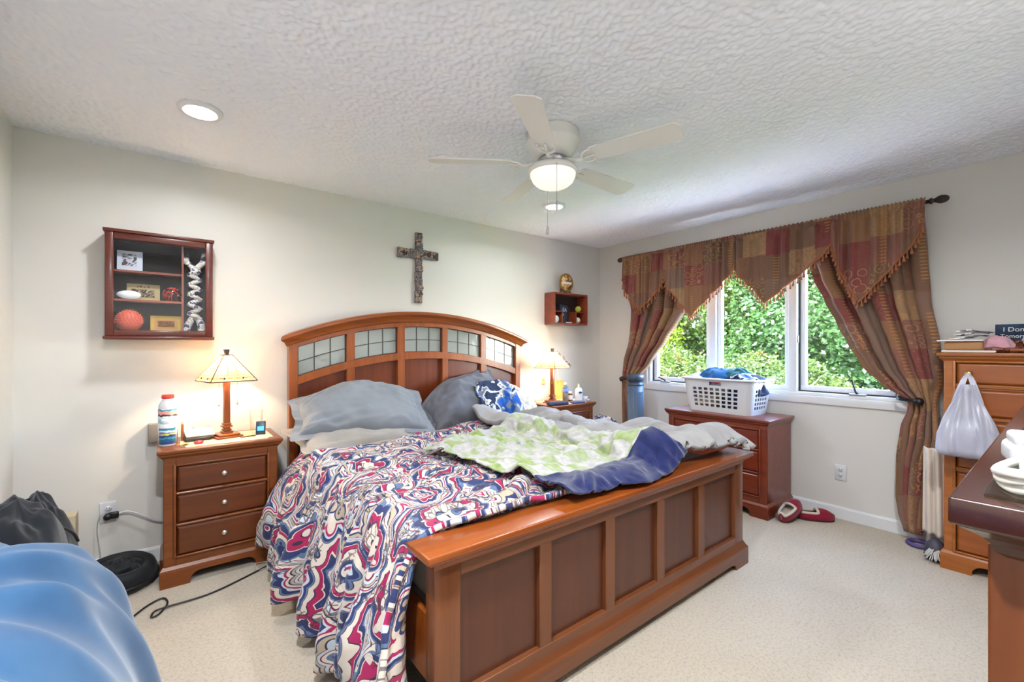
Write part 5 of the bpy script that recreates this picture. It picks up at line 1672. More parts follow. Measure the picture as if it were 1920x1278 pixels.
F = [(i * 17 + j, (i + 1) * 17 + j, (i + 1) * 17 + j + 1, i * 17 + j + 1) for i in range(n) for j in range(n)]
F += [tuple(q + k for q in f[::-1]) for f in F]
ring_ = [i * 17 for i in range(17)] + [16 * 17 + j for j in range(1, 17)] + [i * 17 + 16 for i in range(15, -1, -1)] + [j for j in range(15, 0, -1)]
F += [(ring_[i], ring_[i] + k, ring_[(i + 1) % len(ring_)] + k, ring_[(i + 1) % len(ring_)]) for i in range(len(ring_))]
mb.add(V, F, True).build('wrapper', m_patterned('wrapper_print', [wht, rgb(240, 238, 230), rgb(226, 222, 210), rgb(240, 240, 236)], 10), tp)
mb = MB(); mb.box(-.055, -.02, .012, .026, .046, .0475); mb.box(-.005, .035, .018, .024, .048, .049); mb.box(.042, .06, .02, .032, .046, .0475); mb.build('print', plain('blue_grey_print', rgb(110, 120, 160), .5), tp)
ky = thing('key_ring', 'bunch of brass keys with a round red fob at the front of the left nightstand', 'keys', (-3.875, -.335, NZ + .003))
for i, a in enumerate((-.25, .1, .35, .7)):
    R = Matrix.Rotation(a + PI, 4, 'Z')
    m = MB().lathe([(1e-6, 0), (.011, 0), (.011, .002), (1e-6, .002)], (.018, 0, .001 + .002 * i), 14, cap=False); m.box(.028, .062, -.004, .004, .001 + .002 * i, .003 + .002 * i); m.xf(R); m.build('key', M_BRASS, ky)
MB().tube([(math.cos(a) * .012, math.sin(a) * .012, .006) for a in np.linspace(0, 2 * PI, 16, endpoint=False)], .0014, 6, closed=True).build('ring', M_METAL, ky)
MB().lathe([(1e-6, 0), (.02, .001), (.024, .006), (.02, .014), (1e-6, .017)], (.04, -.004, 0), 18, cap=False).build('fob', plain('red_fob', rgb(196, 44, 60), .35), ky)
gl = MB().lathe([(1e-6, .001), (.032, .001), (.034, .006), (.039, .15), (.0375, .15), (.0325, .012), (1e-6, .01)], seg=32, cap=False).build('drinking_glass', M_GLASS)
gl.location = (-3.525, -.16, NZ + .003); tag(gl, 'tall clear drinking glass right of the lamp on the left nightstand', 'glass')
ph = thing('phone', 'small dark phone with a glowing blue screen propped up on the left nightstand', 'phone', (-3.515, -.265, NZ + .0025), -.25)
R = Matrix.Rotation(-.28, 4, 'X')
B(-.027, .027, -.006, .006, 0, .085, .005, 2).xf(R).build('body', plain('navy_plastic', rgb(34, 46, 70), .35), ph)
B(-.018, .018, -.0068, -.006, .024, .052, .001, 1).xf(R).build('screen', M_SCREEN, ph)
m = MB().box(-.02, .02, .0, .05, 0, .012, .003, 2); m.build('stand', M_BLACK, ph)
pn = MB().lathe([(1e-6, -.045), (.004, -.04), (.0045, .035), (1e-6, .045)], seg=10, axis='x', cap=False).build('pen', plain('brown_pen', rgb(92, 60, 40), .4)); pn.location = (-3.585, -.30, NZ + .0075); pn.rotation_euler = (0, 0, .12); tag(pn, 'short brown pen lying left of the phone on the left nightstand', 'pen')

# ------------------------------------------------------------------ right nightstand things
t = B(-.11, .11, -.03, .03, 0, .034, .013, 4).build('spectacle_case', m_patterned('navy_red_shell', [rgb(50, 58, 80), rgb(60, 68, 92), rgb(54, 60, 84), rgb(92, 44, 60)], 9)); t.location = (-1.06, -.395, NZ + .0025); t.rotation_euler = (0, 0, -.25)
tag(t, 'long dark navy spectacle case at the left front of the right nightstand', 'case')
wb = thing('water_bottle', 'clear plastic water bottle with a blue label right of the far lamp', 'bottle', (-.86, -.30, NZ + .0025))
MB().lathe([(1e-6, 0), (.026, .001), (.03, .006), (.03, .045), (.028, .055), (.03, .065), (.03, .125), (.026, .145), (.013, .168), (.012, .182), (1e-6, .182)], seg=24, cap=False).build('body', glass('bottle_pet', rgb(220, 222, 228), .05), wb)
MB().lathe([(.0305, .1), (.0308, .101), (.0308, .136), (.0295, .137)], seg=24, cap=False).build('label', plain('blue_label', rgb(84, 124, 200), .4), wb)
MB().lathe([(.014, .176), (.0145, .178), (.0145, .192), (1e-6, .193)], seg=20, cap=False).build('cap', M_WHITE, wb)
MB().lathe([(1e-6, .003), (.027, .004), (.0275, .095), (1e-6, .096)], seg=20, cap=False).build('contents', plain('murky_contents', rgb(150, 130, 120), .4), wb)
bb = thing('medicine_bottle', 'small brown bottle with a white label between the water and lotion bottles', 'bottle', (-.775, -.285, NZ + .0025))
MB().lathe([(1e-6, 0), (.022, 0), (.023, .004), (.023, .07), (.014, .084), (1e-6, .084)], seg=20, cap=False).build('body', plain('amber_brown', rgb(84, 52, 44), .25), bb)
MB().lathe([(.0235, .02), (.0237, .021), (.0237, .062), (.0235, .063)], seg=20, cap=False).build('label', plain('pale_label', rgb(214, 206, 210), .5), bb)
MB().lathe([(.016, .08), (.016, .1), (1e-6, .101)], seg=18, cap=False).build('cap', M_WHITE, bb)
lb = thing('lotion_bottle', 'white pump lotion bottle with a navy oval logo on the right nightstand', 'bottle', (-.70, -.33, NZ + .0025), -.35)
MB().lathe([(1e-6, 0), (.036, .001), (.041, .008), (.042, .09), (.038, .12), (.028, .134), (.013, .138), (.013, .146), (1e-6, .146)], seg=28, sy=.62, cap=False).build('body', M_WHITE, lb)
m = MB(); m.lathe([(.011, .144), (.012, .158), (.005, .16), (.005, .176), (1e-6, .177)], seg=16, cap=False); m.tube([(0, 0, .174), (-.012, -.008, .174), (-.022, -.014, .168)], .004, 8); m.build('pump', plain('pale_green_pump', rgb(214, 222, 190), .4), lb)
MB().lathe([(1e-6, -.0012), (.02, 0), (.02, .004), (1e-6, .004)], (.005, -.0275, .09), 24, axis='y', sy=.55, cap=False).build('logo', plain('navy_logo', rgb(36, 52, 110), .4), lb)
ev = B(-.095, .095, -.0015, .0015, 0, .2).build('envelope', plain('manila_paper', rgb(232, 182, 84), .7)); ev.location = (-.72, -.07, NZ); ev.rotation_euler = (math.radians(-12), 0, -.06); tag(ev, 'orange manila envelope leaning on the wall behind the lotion bottle', 'envelope')
t = MB().lathe([(1e-6, .001), (.022, .001), (.029, .05), (.0275, .05), (.021, .004), (1e-6, .004)], seg=24, cap=False).build('paper_cup', M_WHITE); t.location = (-.625, -.345, NZ); tag(t, 'small white cup right of the lotion bottle', 'cup')
t = B(-.075, .075, -.035, .035, 0, .018, .006, 3).build('tray_box', plain('slate_blue_box', rgb(70, 80, 118), .5)); t.location = (-.80, -.405, NZ + .0025); t.rotation_euler = (0, 0, -.12); tag(t, 'flat slate-blue box at the front of the right nightstand', 'box')
mg = MB(); n = 14; V = []
for i in range(n + 1):
    for j in range(5):
        V.append((-.09 + .18 * i / n, -.1 + .05 * j, .006 + .012 * max(0, (i / n - .72)) ** 1 * 2 + .003 * math.sin(i)))
F = [(i * 5 + j, (i + 1) * 5 + j, (i + 1) * 5 + j + 1, i * 5 + j + 1) for i in range(n) for j in range(4)]
o = mg.add(V, F, True).build('magazine', m_patterned('magazine_print', [rgb(232, 232, 234), rgb(216, 220, 226), rgb(240, 236, 232), rgb(150, 156, 168)], 14)); mod_solid(o, .004); o.location = (-.625, -.25, NZ); o.rotation_euler = (0, 0, -.4)
tag(o, 'pale magazine curling over the right edge of the right nightstand', 'magazine')
c = crumple('bedding_heap', (-.36, -.36, 0), (.2, .26, .36), M_BEDPAT, 2.2, 0, ridge=.25)
tag(c, 'heap of navy and white printed bedding on the floor in the room corner', 'bedding')
c = crumple('garment', (-.36, -.33, .40), (.15, .2, .06), plain('mauve_cloth', rgb(190, 172, 184), .9), 3.7, .5, ridge=.5)
tag(c, 'mauve garment on top of the printed bedding heap in the corner', 'clothing')

# tower fan by the left drape
tf = thing('tower_fan', 'blue-grey tower fan standing in front of the left drape', 'fan', (-.27, -.70, 0))
MB().lathe([(1e-6, 0), (.13, 0), (.135, .008), (.12, .025), (.06, .035), (.05, .06), (1e-6, .06)], seg=32, cap=False).build('base', M_BLACK, tf)
M_TF = plain('blue_grey_plastic', rgb(74, 92, 116), .4)
MB().lathe([(1e-6, .05), (.075, .05), (.082, .07), (.082, .9), (1e-6, .9)], seg=32, sy=.9, cap=False).build('body', M_TF, tf)
m = MB()
for i in range(17):
    a = math.radians(150 + i * 9.5)
    m.tube([(math.cos(a) * .0835, math.sin(a) * .0752, .12), (math.cos(a) * .0835, math.sin(a) * .0752, .84)], .0035, 5)
m.build('grille', plain('slate_grille', rgb(90, 110, 136), .45), tf)
m = MB(); m.lathe([(.083, .9), (.086, .905), (.086, .925), (.07, .928), (.07, .94), (.088, .945), (.09, 1.0), (.082, 1.012), (1e-6, 1.014)], seg=32, sy=.9, cap=False); m.build('control_head', plain('dark_slate_plastic', rgb(56, 68, 86), .35), tf)

# ------------------------------------------------------------------ laundry basket with clothes on the window chest
BZ = .7405
bk = thing('laundry_basket', 'white plastic laundry basket with square holes, full of clothes, on the chest under the window', 'basket', (-.215, -1.585, BZ), -PI / 2 - .03)
def basket():
    mb = MB()
    # half sizes bottom and top
    a0, b0, a1, b1, hh = .265, .155, .30, .185, .285
    def prm(t, z):
        """t 0..4 round a rounded rectangle"""
        f = z / hh; a = a0 + (a1 - a0) * f; b = b0 + (b1 - b0) * f; r = .055
        side = int(t) % 4; q = t - int(t)
        L = [(-a, -b), (a, -b), (a, b), (-a, b)]
        p, qn = Vector(L[side]), Vector(L[(side + 1) % 4])
        d = (qn - p).normalized(); ln = (qn - p).length
        nrm = Vector((d.y, -d.x))
        s = q * ln
        if s < r:
            ang = (1 - s / r) * PI / 4
            c = p + d * r - nrm * r
            v = c + nrm * r * math.cos(ang) - d * r * math.sin(ang)
        elif s > ln - r:
            ang = (s - ln + r) / r * PI / 4
            c = qn - d * r - nrm * r
            v = c + nrm * r * math.cos(ang) + d * r * math.sin(ang)
        else: v = p + d * s
        return (v.x, v.y, z)
    cols = []
    for side, nh in ((0, 8), (1, 5), (2, 8), (3, 5)):
        mrg = .15 if nh == 8 else .2
        for q in (0, .03, .06, .1): cols.append((side + q * mrg / .15 * 1.0 if q else side, False))
        for h in range(nh):
            w = (1 - 2 * mrg) / nh
            for e, hole in ((.0, True), (.66, False)):
                cols.append((side + mrg + (h + e) * w, hole))
        for q in (.1, .06, .03): cols.append((side + 1 - q * mrg / .15, False))
    rows = [(.0, False), (.03, False)]
    for r in range(5):
        z = .045 + r * .034; rows += [(z, True), (z + .023, False)]
    rows += [(.225, False), (.255, False), (.27, False), (hh, False)]
    n = len(cols)
    V = [prm(t, z) for z, _ in rows for t, _ in cols]
    F = []
    for j in range(len(rows) - 1):
        for i in range(n):
            if rows[j][1] and cols[i][1]: continue
            t = cols[i][0]
            # hand grips in the middle of the long sides
            if j == len(rows) - 4 and (int(t) in (0, 2)) and .4 < t - int(t) < .58: continue
            F.append((j * n + i, j * n + (i + 1) % n, (j + 1) * n + (i + 1) % n, (j + 1) * n + i))
    F.append(tuple(range(n))[::-1])
    mb.add(V, F)
    return mb, prm
bm_, prm = basket()
o = bm_.build('tub', M_WHITE, bk, fixn=True); mod_solid(o, .004, 1)
rim = MB(); prof = [(0, .278), (.014, .281), (.022, .277), (.024, .268), (.02, .264), (.018, .272), (.002, .27)]
ts = [i / 30 for i in range(120)]; m_ = len(prof); V = []
for t in ts:
    p = Vector(prm(t, .285)); d = Vector((p.x, p.y, 0)).normalized()
    for o_, z in prof: V.append((p.x + d.x * o_ * 1.2, p.y + d.y * o_ * 1.2, z + (.012 * abs(math.sin(t * PI / 2 + PI / 4)) if False else 0) + .006))
rim.add(V, [(i * m_ + j, i * m_ + (j + 1) % m_, ((i + 1) % 120) * m_ + (j + 1) % m_, ((i + 1) % 120) * m_ + j) for i in range(120) for j in range(m_)], True)
rim.build('rim', M_WHITE, bk)
def bl(x, y, z):  # basket local -> world
    v = Matrix.Rotation(-PI / 2 - .03, 4, 'Z') @ Vector((x, y, 0)); return (-.215 + v.x, -1.585 + v.y, BZ + z)
for (x, y, z, sx, sy, sz, mt, sd, lab) in (
    (-.13, -.01, .006, .115, .115, .12, M_TAN, 1.1, 'tan garment in the lower left of the laundry basket'),
    (.12, -.01, .006, .12, .115, .13, M_NAVY, 2.3, 'navy garment in the lower right of the laundry basket'),
    (-.16, -.02, .12, .1, .11, .1, fabric('dusty_rose_cotton', rgb(146, 106, 106), .9), 4.4, 'dusty rose garment in the upper left of the laundry basket'),
    (.0, -.01, .12, .1, .12, .11, fabric('stone_grey_cotton', rgb(140, 136, 132), .9), 6.1, 'stone-grey garment in the middle of the laundry basket'),
    (.17, -.0, .13, .1, .12, .1, M_NAVY, 7.9, 'second navy garment in the upper right of the laundry basket'),
    (-.02, -.085, .225, .06, .05, .05, M_PINKR, 8.2, 'coral pink garment showing in the front hand grip of the laundry basket'),
    (-.05, .0, .22, .14, .12, .085, M_BLUE, 9.5, 'blue garment heaped on top of the laundry basket'),
    (.08, .03, .235, .11, .1, .075, M_TEAL, 10.7, 'dark teal garment on top of the laundry basket, right of the blue one'),
    (.17, -.02, .24, .11, .12, .05, M_BLUEPAT, 11.2, 'blue and white printed garment at the right top of the laundry basket'),
    (-.2, -.0, .235, .08, .12, .05, M_WHITEF, 12.2, 'white garment at the left top of the laundry basket')):
    c = crumple('garment', bl(x, y, z), (sx, sy, sz), mt, sd, -PI / 2 + sd, n=40, ridge=.5, fine=.1)
    tag(c, lab, 'clothing', 'laundry in the basket')

# ------------------------------------------------------------------ slippers by the window chest
def slipper(loc, rz, label, roll=0.0):
    t = thing('slipper', label, 'slipper', loc, rz, 'burgundy slippers')
    t.rotation_euler = (roll, 0, rz)
    def outline(u):  # half width along length
        return .044 * (1 - abs(2 * u - 1) ** 3.2) ** .5 * (1.0 + .14 * math.sin(PI * u * .9))
    V = []; F = []; n, k = 26, 18
    for i in range(n + 1):
        u = min(max(i / n, .002), .998); x = -.125 + .25 * u; wdt = max(.003, outline(u))
        hgt = .058 if u < .45 else .058 + .012 * math.sin((u - .45) / .55 * PI) - .03 * max(0, (u - .6) / .4) ** 1.6
        for j in range(k + 1):
            a = PI * j / k
            V.append((x, wdt * math.cos(a) * (1.06 - .1 * math.sin(a)), .012 + hgt * math.sin(a) ** .75))
    for i in range(n):
        for j in range(k):
            u = (i + .5) / n; a = PI * (j + .5) / k
            if u < .52 and math.sin(a) > .62 and not (u < .06): continue
            F.append((i * (k + 1) + j, (i + 1) * (k + 1) + j, (i + 1) * (k + 1) + j + 1, i * (k + 1) + j + 1))
    up = MB().add(V, F, True).build('upper', M_RED, t); mod_solid(up, .006)
    so = [( -.125 + .25 * i / 30, outline(min(max(i / 30, .003), .997)) * 1.08 + .002) for i in range(31)]
    MB().prism(so + [(x, -y) for x, y in so[::-1]], 'xy', 0, .013).build('sole', plain('dark_sole', rgb(70, 24, 34), .7), t)
    ins = [(x * .93, y * .88) for x, y in so]
    MB().prism(ins + [(x, -y) for x, y in ins[::-1]], 'xy', .013, .02).build('lining', M_FLEECE, t)
    def rim(u, a):
        wdt = max(.003, outline(u)); hgt = .058 if u < .45 else .058 + .012 * math.sin((u - .45) / .55 * PI) - .03 * max(0, (u - .6) / .4) ** 1.6
        return (-.125 + .25 * u, wdt * math.cos(a) * (1.06 - .1 * math.sin(a)), .014 + hgt * math.sin(a) ** .75)
    a0 = math.asin(.62)
    cuff = [rim(u, a0) for u in np.linspace(.05, .53, 14)] + [rim(.53, a) for a in np.linspace(a0, PI - a0, 10)[1:-1]] + [rim(u, PI - a0) for u in np.linspace(.53, .05, 14)] + [rim(.05, a) for a in np.linspace(PI - a0, a0, 8)[1:-1]]
    MB().tube(cuff, .0095, 8, closed=True).build('fleece_cuff', M_FLEECE, t)
    return t
slipper((-.165, -2.225, 0), math.radians(-52), 'burgundy slipper lying flat by the baseboard, toe away from the chest')
sl = slipper((-.315, -2.11, .046), math.radians(-8), 'burgundy slipper against the chest, tipped up to show its cream fleece lining')
sl.rotation_euler = (.12, -.36, math.radians(-8))

# ------------------------------------------------------------------ tall chest things and what hangs on it
TZ = 1.2555
t = B(-.11, .11, -.085, .085, 0, .012, .003, 1).build('notebook', plain('pale_pages', rgb(226, 218, 212), .7)); t.location = (-.28, -3.04, TZ); t.rotation_euler = (0, 0, -PI / 2); tag(t, 'thin pale notebook under the brown box on the tall chest', 'notebook')
t = B(-.08, .08, -.075, .075, 0, .052, .012, 3).build('brown_box', plain('kraft_brown', rgb(170, 124, 78), .6)); t.location = (-.28, -3.02, TZ + .0125); t.rotation_euler = (0, 0, -PI / 2); tag(t, 'brown box with rounded edges at the left end of the tall chest', 'box')
t = B(-.105, .085, -.09, .09, 0, .008, .002, 1).build('envelope', plain('white_paper', rgb(234, 228, 230), .7)); t.location = (-.285, -3.01, TZ + .065); t.rotation_euler = (0, .0, -PI / 2 + .1); tag(t, 'white envelope lying on the brown box', 'envelope')
rs = random.Random(3)
for i, lab in enumerate(('lowest white paper of the crumpled stack on the brown box', 'middle white paper of the crumpled stack on the brown box', 'topmost white paper of the crumpled stack on the brown box')):
    n = 16; V = []
    for a in range(n + 1):
        for b in range(9):
            x = -.07 + .14 * a / n; y = -.05 + .1 * b / 8
            V.append((x, y, .010 * vnoise(x * 16, y * 16, i * 3.3) + .012 * math.sin(x * 14 + i) + .012))
    F = [(a * 9 + b, (a + 1) * 9 + b, (a + 1) * 9 + b + 1, a * 9 + b + 1) for a in range(n) for b in range(8)]
    o = MB().add(V, F, True).build('crumpled_paper', m_patterned('receipt_print', [rgb(230, 226, 222), rgb(216, 210, 206), rgb(240, 238, 234), rgb(110, 110, 118)], 22)); mod_solid(o, .006)
    o.location = (-.27 + .01 * i, -3.035 - .012 * i, TZ + .077 + i * .013); o.rotation_euler = (0, 0, -PI / 2 + rs.uniform(-.4, .4))
    tag(o, lab, 'paper', 'papers on the brown box')
tray = thing('leather_tray', 'brown tooled leather tray roll on the tall chest', 'tray', (-.29, -3.20, TZ), -PI / 2)
m = MB(); V = []; n = 12
for i in range(31):
    x = -.1 + .3 * i / 30
    for j in range(n + 1):
        a = PI * .12 + PI * 1.15 * j / n
        V.append((x, .02 - .07 * math.cos(a) * 1.0, .036 - .036 * math.sin(a) + (.0 if True else 0)))
F = [(i * 13 + j, (i + 1) * 13 + j, (i + 1) * 13 + j + 1, i * 13 + j + 1) for i in range(30) for j in range(12)]
o = m.add(V, F, True).build('body', m_patterned('tooled_leather', [rgb(112, 56, 34), rgb(140, 78, 48), rgb(92, 44, 28), rgb(168, 110, 76)], 30), tray); mod_solid(o, .005, 1)
m = MB(); e = [Vector(V[j]) for j in range(13)]; m.tube(e, .004, 6); m.build('piping', plain('cream_piping', rgb(206, 184, 140), .6), tray)
c = crumple('cloth', (-.27, -3.15, TZ + .012), (.05, .055, .05), M_PINK, 15.3, 0, n=40, ridge=.4); tag(c, 'soft pink cloth bundled in the leather tray on the tall chest', 'cloth')
sg = thing('sign_plaque', 'dark blue sign reading I Don\'t Know Tomorrow at the back of the tall chest', 'sign', (-.13, -3.29, TZ), -PI / 2)
R = Matrix.Rotation(-.1, 4, 'X')
B(-.16, .2, -.006, .006, 0, .165, .002, 1).xf(R).build('board', m_patterned('night_blue_board', [rgb(34, 44, 62), rgb(30, 40, 56), rgb(40, 54, 76), rgb(44, 66, 92)], 9), sg)
lt = MB().merge(text_mb('I Don\'t Know', .036, R @ Matrix.Translation((-.13, -.0066, .122)) @ Matrix.Rotation(PI / 2, 4, 'X')))
lt.merge(text_mb('Tomorrow', .03, R @ Matrix.Translation((-.14, -.0066, .085)) @ Matrix.Rotation(PI / 2, 4, 'X')))
lt.build('lettering', plain('white_lettering', rgb(226, 226, 224), .6), sg)
m = MB()
for (x0, x1, z0, z1) in ((-.016, -.004, .03, .115), (-.04, .02, .072, .084)): m.box(x0 + .0, x1, -.0095, -.006, z0, z1, .001, 1)
for x, z in ((-.01, .115), (-.04, .078), (.02, .078), (-.01, .03)):
    m.prism([(x - .013, z), (x, z + .013), (x + .013, z), (x, z - .013)], 'xz', -.010, -.006)
m.xf(R).build('cross_ornament', plain('pewter', rgb(176, 172, 160), .4, .5), sg)
mb = MB()
rs = random.Random(21)
for i in range(40):
    d = Vector((rs.gauss(0, 1), rs.gauss(0, 1), rs.gauss(0, 1))).normalized()
    mb.sphere(Vector((0, 0, .05)) + d * .032, .016, 1, 1, .6, 8, 6)
mb.tube([(0, 0, 0), (0, 0, .03)], .02, 10)
t = mb.build('white_flower', M_WHITEF); t.location = (-.24, -3.285, TZ + .02); tag(t, 'white ruffled flower ornament in front of the sign on the tall chest', 'ornament')

# plastic carrier bag hanging from the top drawer knob
pb = thing('carrier_bag', 'thin white plastic carrier bag hanging from the top knob of the tall chest', 'bag', (-.505, -3.055, .68))
n, k = 64, 40; V = []
for j in range(k + 1):
    q = j / k; z = .40 * q
    hw = interp([(0, .118), (.08, .128), (.3, .125), (.5, .10), (.75, .06), (1, .022)], q)
    hd = interp([(0, .045), (.08, .058), (.4, .052), (.7, .03), (1, .012)], q)
    if q < .04: hw *= .9 + 2.5 * q; hd *= .8 + 5 * q
    for i in range(n):
        a = 2 * PI * i / n
        ca, sa = math.cos(a), math.sin(a)
        x = hd * math.copysign(abs(sa) ** .6, sa); y = hw * math.copysign(abs(ca) ** .6, ca)
        conv = y / max(hw, 1e-6)
        wr = .012 * (1 - 2 * abs(math.sin(conv * 8 + 3.5 * vnoise(conv * 3, q, 1)))) * (.35 + q) * (1 - .35 * q) + .022 * vnoise(conv * 4, z * 7, 3 + (sa > 0)) + .012 * vnoise(conv * 10, z * 5, 5)
        V.append((x + wr * math.copysign(1, sa) * (abs(sa) ** .5), y + .01 * vnoise(z * 6, a, 7), z))
F = [(j * n + i, j * n + (i + 1) % n, (j + 1) * n + (i + 1) % n, (j + 1) * n + i) for j in range(k) for i in range(n)]
F.append(tuple(range(n))[::-1])
MB().add(V, F, True).build('body', M_BAG, pb)
for s in (-1, 1):
    st = []; 
    pts = smooth_curve([(.0, s * .045, .30), (.004, s * .03, .37), (.018, s * .014, .43), (.024, 0, .459), ], 14)
    V = []
    for i, p in enumerate(pts):
        wdt = .03 - .017 * i / 13
        V += [(p.x - .01, p.y - wdt * .6, p.z), (p.x + .004, p.y, p.z + .004), (p.x - .01, p.y + wdt * .6, p.z)]
    F = [(i * 3 + j, i * 3 + 3 + j, i * 3 + 4 + j, i * 3 + 1 + j) for i in range(13) for j in range(2)]
    o = MB().add(V, F, True).build('handle', M_BAG, pb); mod_solid(o, .0015)
bx = B(-.035, .035, -.095, .095, 0, .12, .01, 2).build('boxed_item', plain('lilac_white_card', rgb(222, 220, 238), .6)); bx.location = (-.505, -3.05, .69); tag(bx, 'pale lilac box inside the white carrier bag', 'box')

# cream cloth, wrapped brush and purple band behind the right drape
V = []; n = 40
for j in range(31):
    z = .13 + .53 * j / 30
    for i in range(n + 1):
        s = i / n; y = -2.83 - .105 * s
        V.append((-.22 - .06 * s + .018 * math.sin(s * 14 + z * 1.5) - .02 * (1 - z), y, z))
F = [(j * (n + 1) + i, j * (n + 1) + i + 1, (j + 1) * (n + 1) + i + 1, (j + 1) * (n + 1) + i) for j in range(30) for i in range(n)]
o = MB().add(V, F, True).build('cream_cloth', M_CREAM); mod_solid(o, .005); tag(o, 'cream cloth hanging between the right drape and the tall chest', 'cloth')
br = thing('brush_bundle', 'grey bristle brush head in clear wrap on the carpet beside the tall chest', 'brush', (-.31, -2.90, .0))
m = MB(); rs = random.Random(5)
for i in range(70):
    a = math.radians(rs.uniform(150, 290)); e = rs.uniform(.05, .7); L = rs.uniform(.09, .12)
    m.tube([(0, 0, .09), (math.cos(a) * L * .5, math.sin(a) * L * .45, .075 * (1 - e * .5)), (math.cos(a) * L, math.sin(a) * L * .8, .008 + .05 * (1 - e))], [.004, .003, .0022], 4)
m.build('bristles', plain('pale_grey_bristle', rgb(196, 192, 186), .6), br)
MB().lathe([(1e-6, 0), (.05, .0), (.055, .02), (.045, .09), (.02, .12), (1e-6, .125)], seg=18, cap=False).build('core', plain('dark_core', rgb(58, 54, 66), .5), br)
t = MB().tube([(math.cos(a) * .055, math.sin(a) * .055, .014) for a in np.linspace(0, 2 * PI, 28, endpoint=False)], .013, 10, closed=True).build('purple_ring', plain('purple_rubber', rgb(84, 70, 128), .5)); t.location = (-.15, -2.80, .0); tag(t, 'purple ring on the carpet at the foot of the right drape', 'ring')

# ------------------------------------------------------------------ white adapter and coiled cord on the dresser
DT = 1.0667
ad = thing('power_adapter', 'white power adapter block on the dresser glass', 'adapter', (-2.70, -3.36, DT), .2)
m = MB(); m.box(-.05, .05, -.032, .032, 0, .042, .012, 3); m.xf(Matrix.Identity(4)); m.box(-.04, .04, -.026, .026, .038, .06, .008, 3); m.build('body', M_WHITE, ad)
m = MB()
for i in range(3): m.box(-.02 + i * .014, -.012 + i * .014, -.006, .006, .0598, .0605)
m.build('print', plain('grey_print', rgb(170, 176, 182), .5), ad)
pts = []
for k in range(3):
    for i in range(40):
        a = 2 * PI * i / 40
        e = 1 - .13 * k
        pts.append((-.02 * k + .105 * e * math.cos(a), .04 * e * math.sin(a) + .006 * k, .0085 + .009 * k + .005 * math.sin(a * 2 + k) + .0085 * (i / 40)))
o = MB().tube(pts, .0072, 9).build('coiled_cord', plain('cream_cord', rgb(226, 222, 212), .4)); o.location = (-2.88, -3.375, DT); tag(o, 'thick white cord coiled in flat loops on the dresser glass', 'cord')
m = MB(); m.tube([(-.1, .0, .012), (.12, .012, .02)], .0075, 8); m.box(-.03, -.012, -.03, .03, .004, .034, .004, 2)
o = m.build('cord_plug', M_WHITE); o.location = (-2.86, -3.385, DT + .012); tag(o, 'white plug end lying across the coiled cord on the dresser', 'plug')

# ------------------------------------------------------------------ left foreground: blue sheet, dark clothes, black bag, carton, cables
nu, nv = 120, 220
Xb = np.zeros((nu, nv, 3))
for i in range(nu):
    for j in range(nv):
        r = 1 - (1 - i / (nu - 1)) ** 1.6; th = -PI / 2 + PI * j / (nv - 1)
        rr = r * (1 + .05 * vnoise(th * 2.2, 1.0, 3.0) * r)
        Xb[i, j] = (XL + .012 + .625 * rr * math.cos(th), -2.2 + 1.10 * rr * math.sin(th), .80 * max(0.0, 1 - r ** 4) ** .5 + .008)
Xb = crease(Xb, 71.0, [(.10, .27, 14, 3.8), (.05, .15, -8, 3.8)], 1, np.linspace(.5, 1, nu)[:, None], .75, 2.6)
Xb = relax(Xb, 8)
Xb[..., 0] = np.maximum(Xb[..., 0], XL + .012); Xb[..., 2] = np.maximum(Xb[..., 2], .008)
o = sheet('blue_sheet', Xb, M_BLUEFAB, .75, 2.6, th=.004, sub=0)
tag(o, 'sky-blue sheet heaped in soft folds in the left foreground', 'sheet')
c = crumple('sweater', (-4.40, -1.06, 0), (.14, .22, .50), M_DKJ, 41.2, 0, n=64, ridge=.16, fine=.03); tag(c, 'charcoal sweater heaped behind the blue sheet at the left wall', 'clothing')
c = crumple('jacket', (-4.43, -.58, 0), (.125, .18, .41), M_DKJ2, 44.7, 0, n=64, ridge=.2, fine=.05); tag(c, 'dark slate jacket with a drawcord on the pile at the left wall', 'clothing')
m = MB()
m.tube(smooth_curve([(-4.42, -.80, .52), (-4.37, -.86, .55), (-4.32, -.80, .53), (-4.30, -.70, .47), (-4.29, -.66, .42)], 20), .006, 8)
m.tube(smooth_curve([(-4.42, -.80, .52), (-4.38, -.72, .50), (-4.34, -.76, .46), (-4.38, -.84, .50), (-4.42, -.80, .525)], 20), .006, 8)
o = m.build('drawcord', M_BLACKF); tag(o, 'black drawcord looped out of the slate jacket', 'drawcord')
ct = thing('carton', 'small printed tan carton standing by the back wall behind the dark clothes', 'box', (-4.415, -.12, 0), .0)
B(-.06, .06, -.05, .05, 0, .40, .002, 1).build('box', plain('tan_card', rgb(196, 180, 150), .7), ct)
m = MB(); m.box(-.05, -.02, -.0515, -.05, .27, .37); m.build('print', plain('blue_print_panel', rgb(70, 90, 170), .5), ct)
m = MB(); m.box(-.02, .0, -.0515, -.05, .27, .35); m.build('print', plain('orange_print_panel', rgb(214, 160, 80), .5), ct)
bg = thing('black_bag', 'round black padded bag lying open on the carpet left of the nightstand', 'bag', (-4.185, -.255, 0), .3)
bg.rotation_euler = (math.radians(10), math.radians(2), .3)
V = []; n, k = 48, 14
prof = [(.06, .02), (.13, .012), (.155, .03), (.165, .06), (.16, .10), (.148, .125), (.128, .136), (.108, .13), (.095, .11), (.09, .08), (.05, .06), (1e-6, .055)]
mb = MB().lathe(prof, seg=48, cap=True)
mb.v = [(x * (1 + .02 * vnoise(x * 9, y * 9, z * 9)), y * .92, z + .005 * vnoise(x * 14, y * 14, z * 8)) for x, y, z in mb.v]
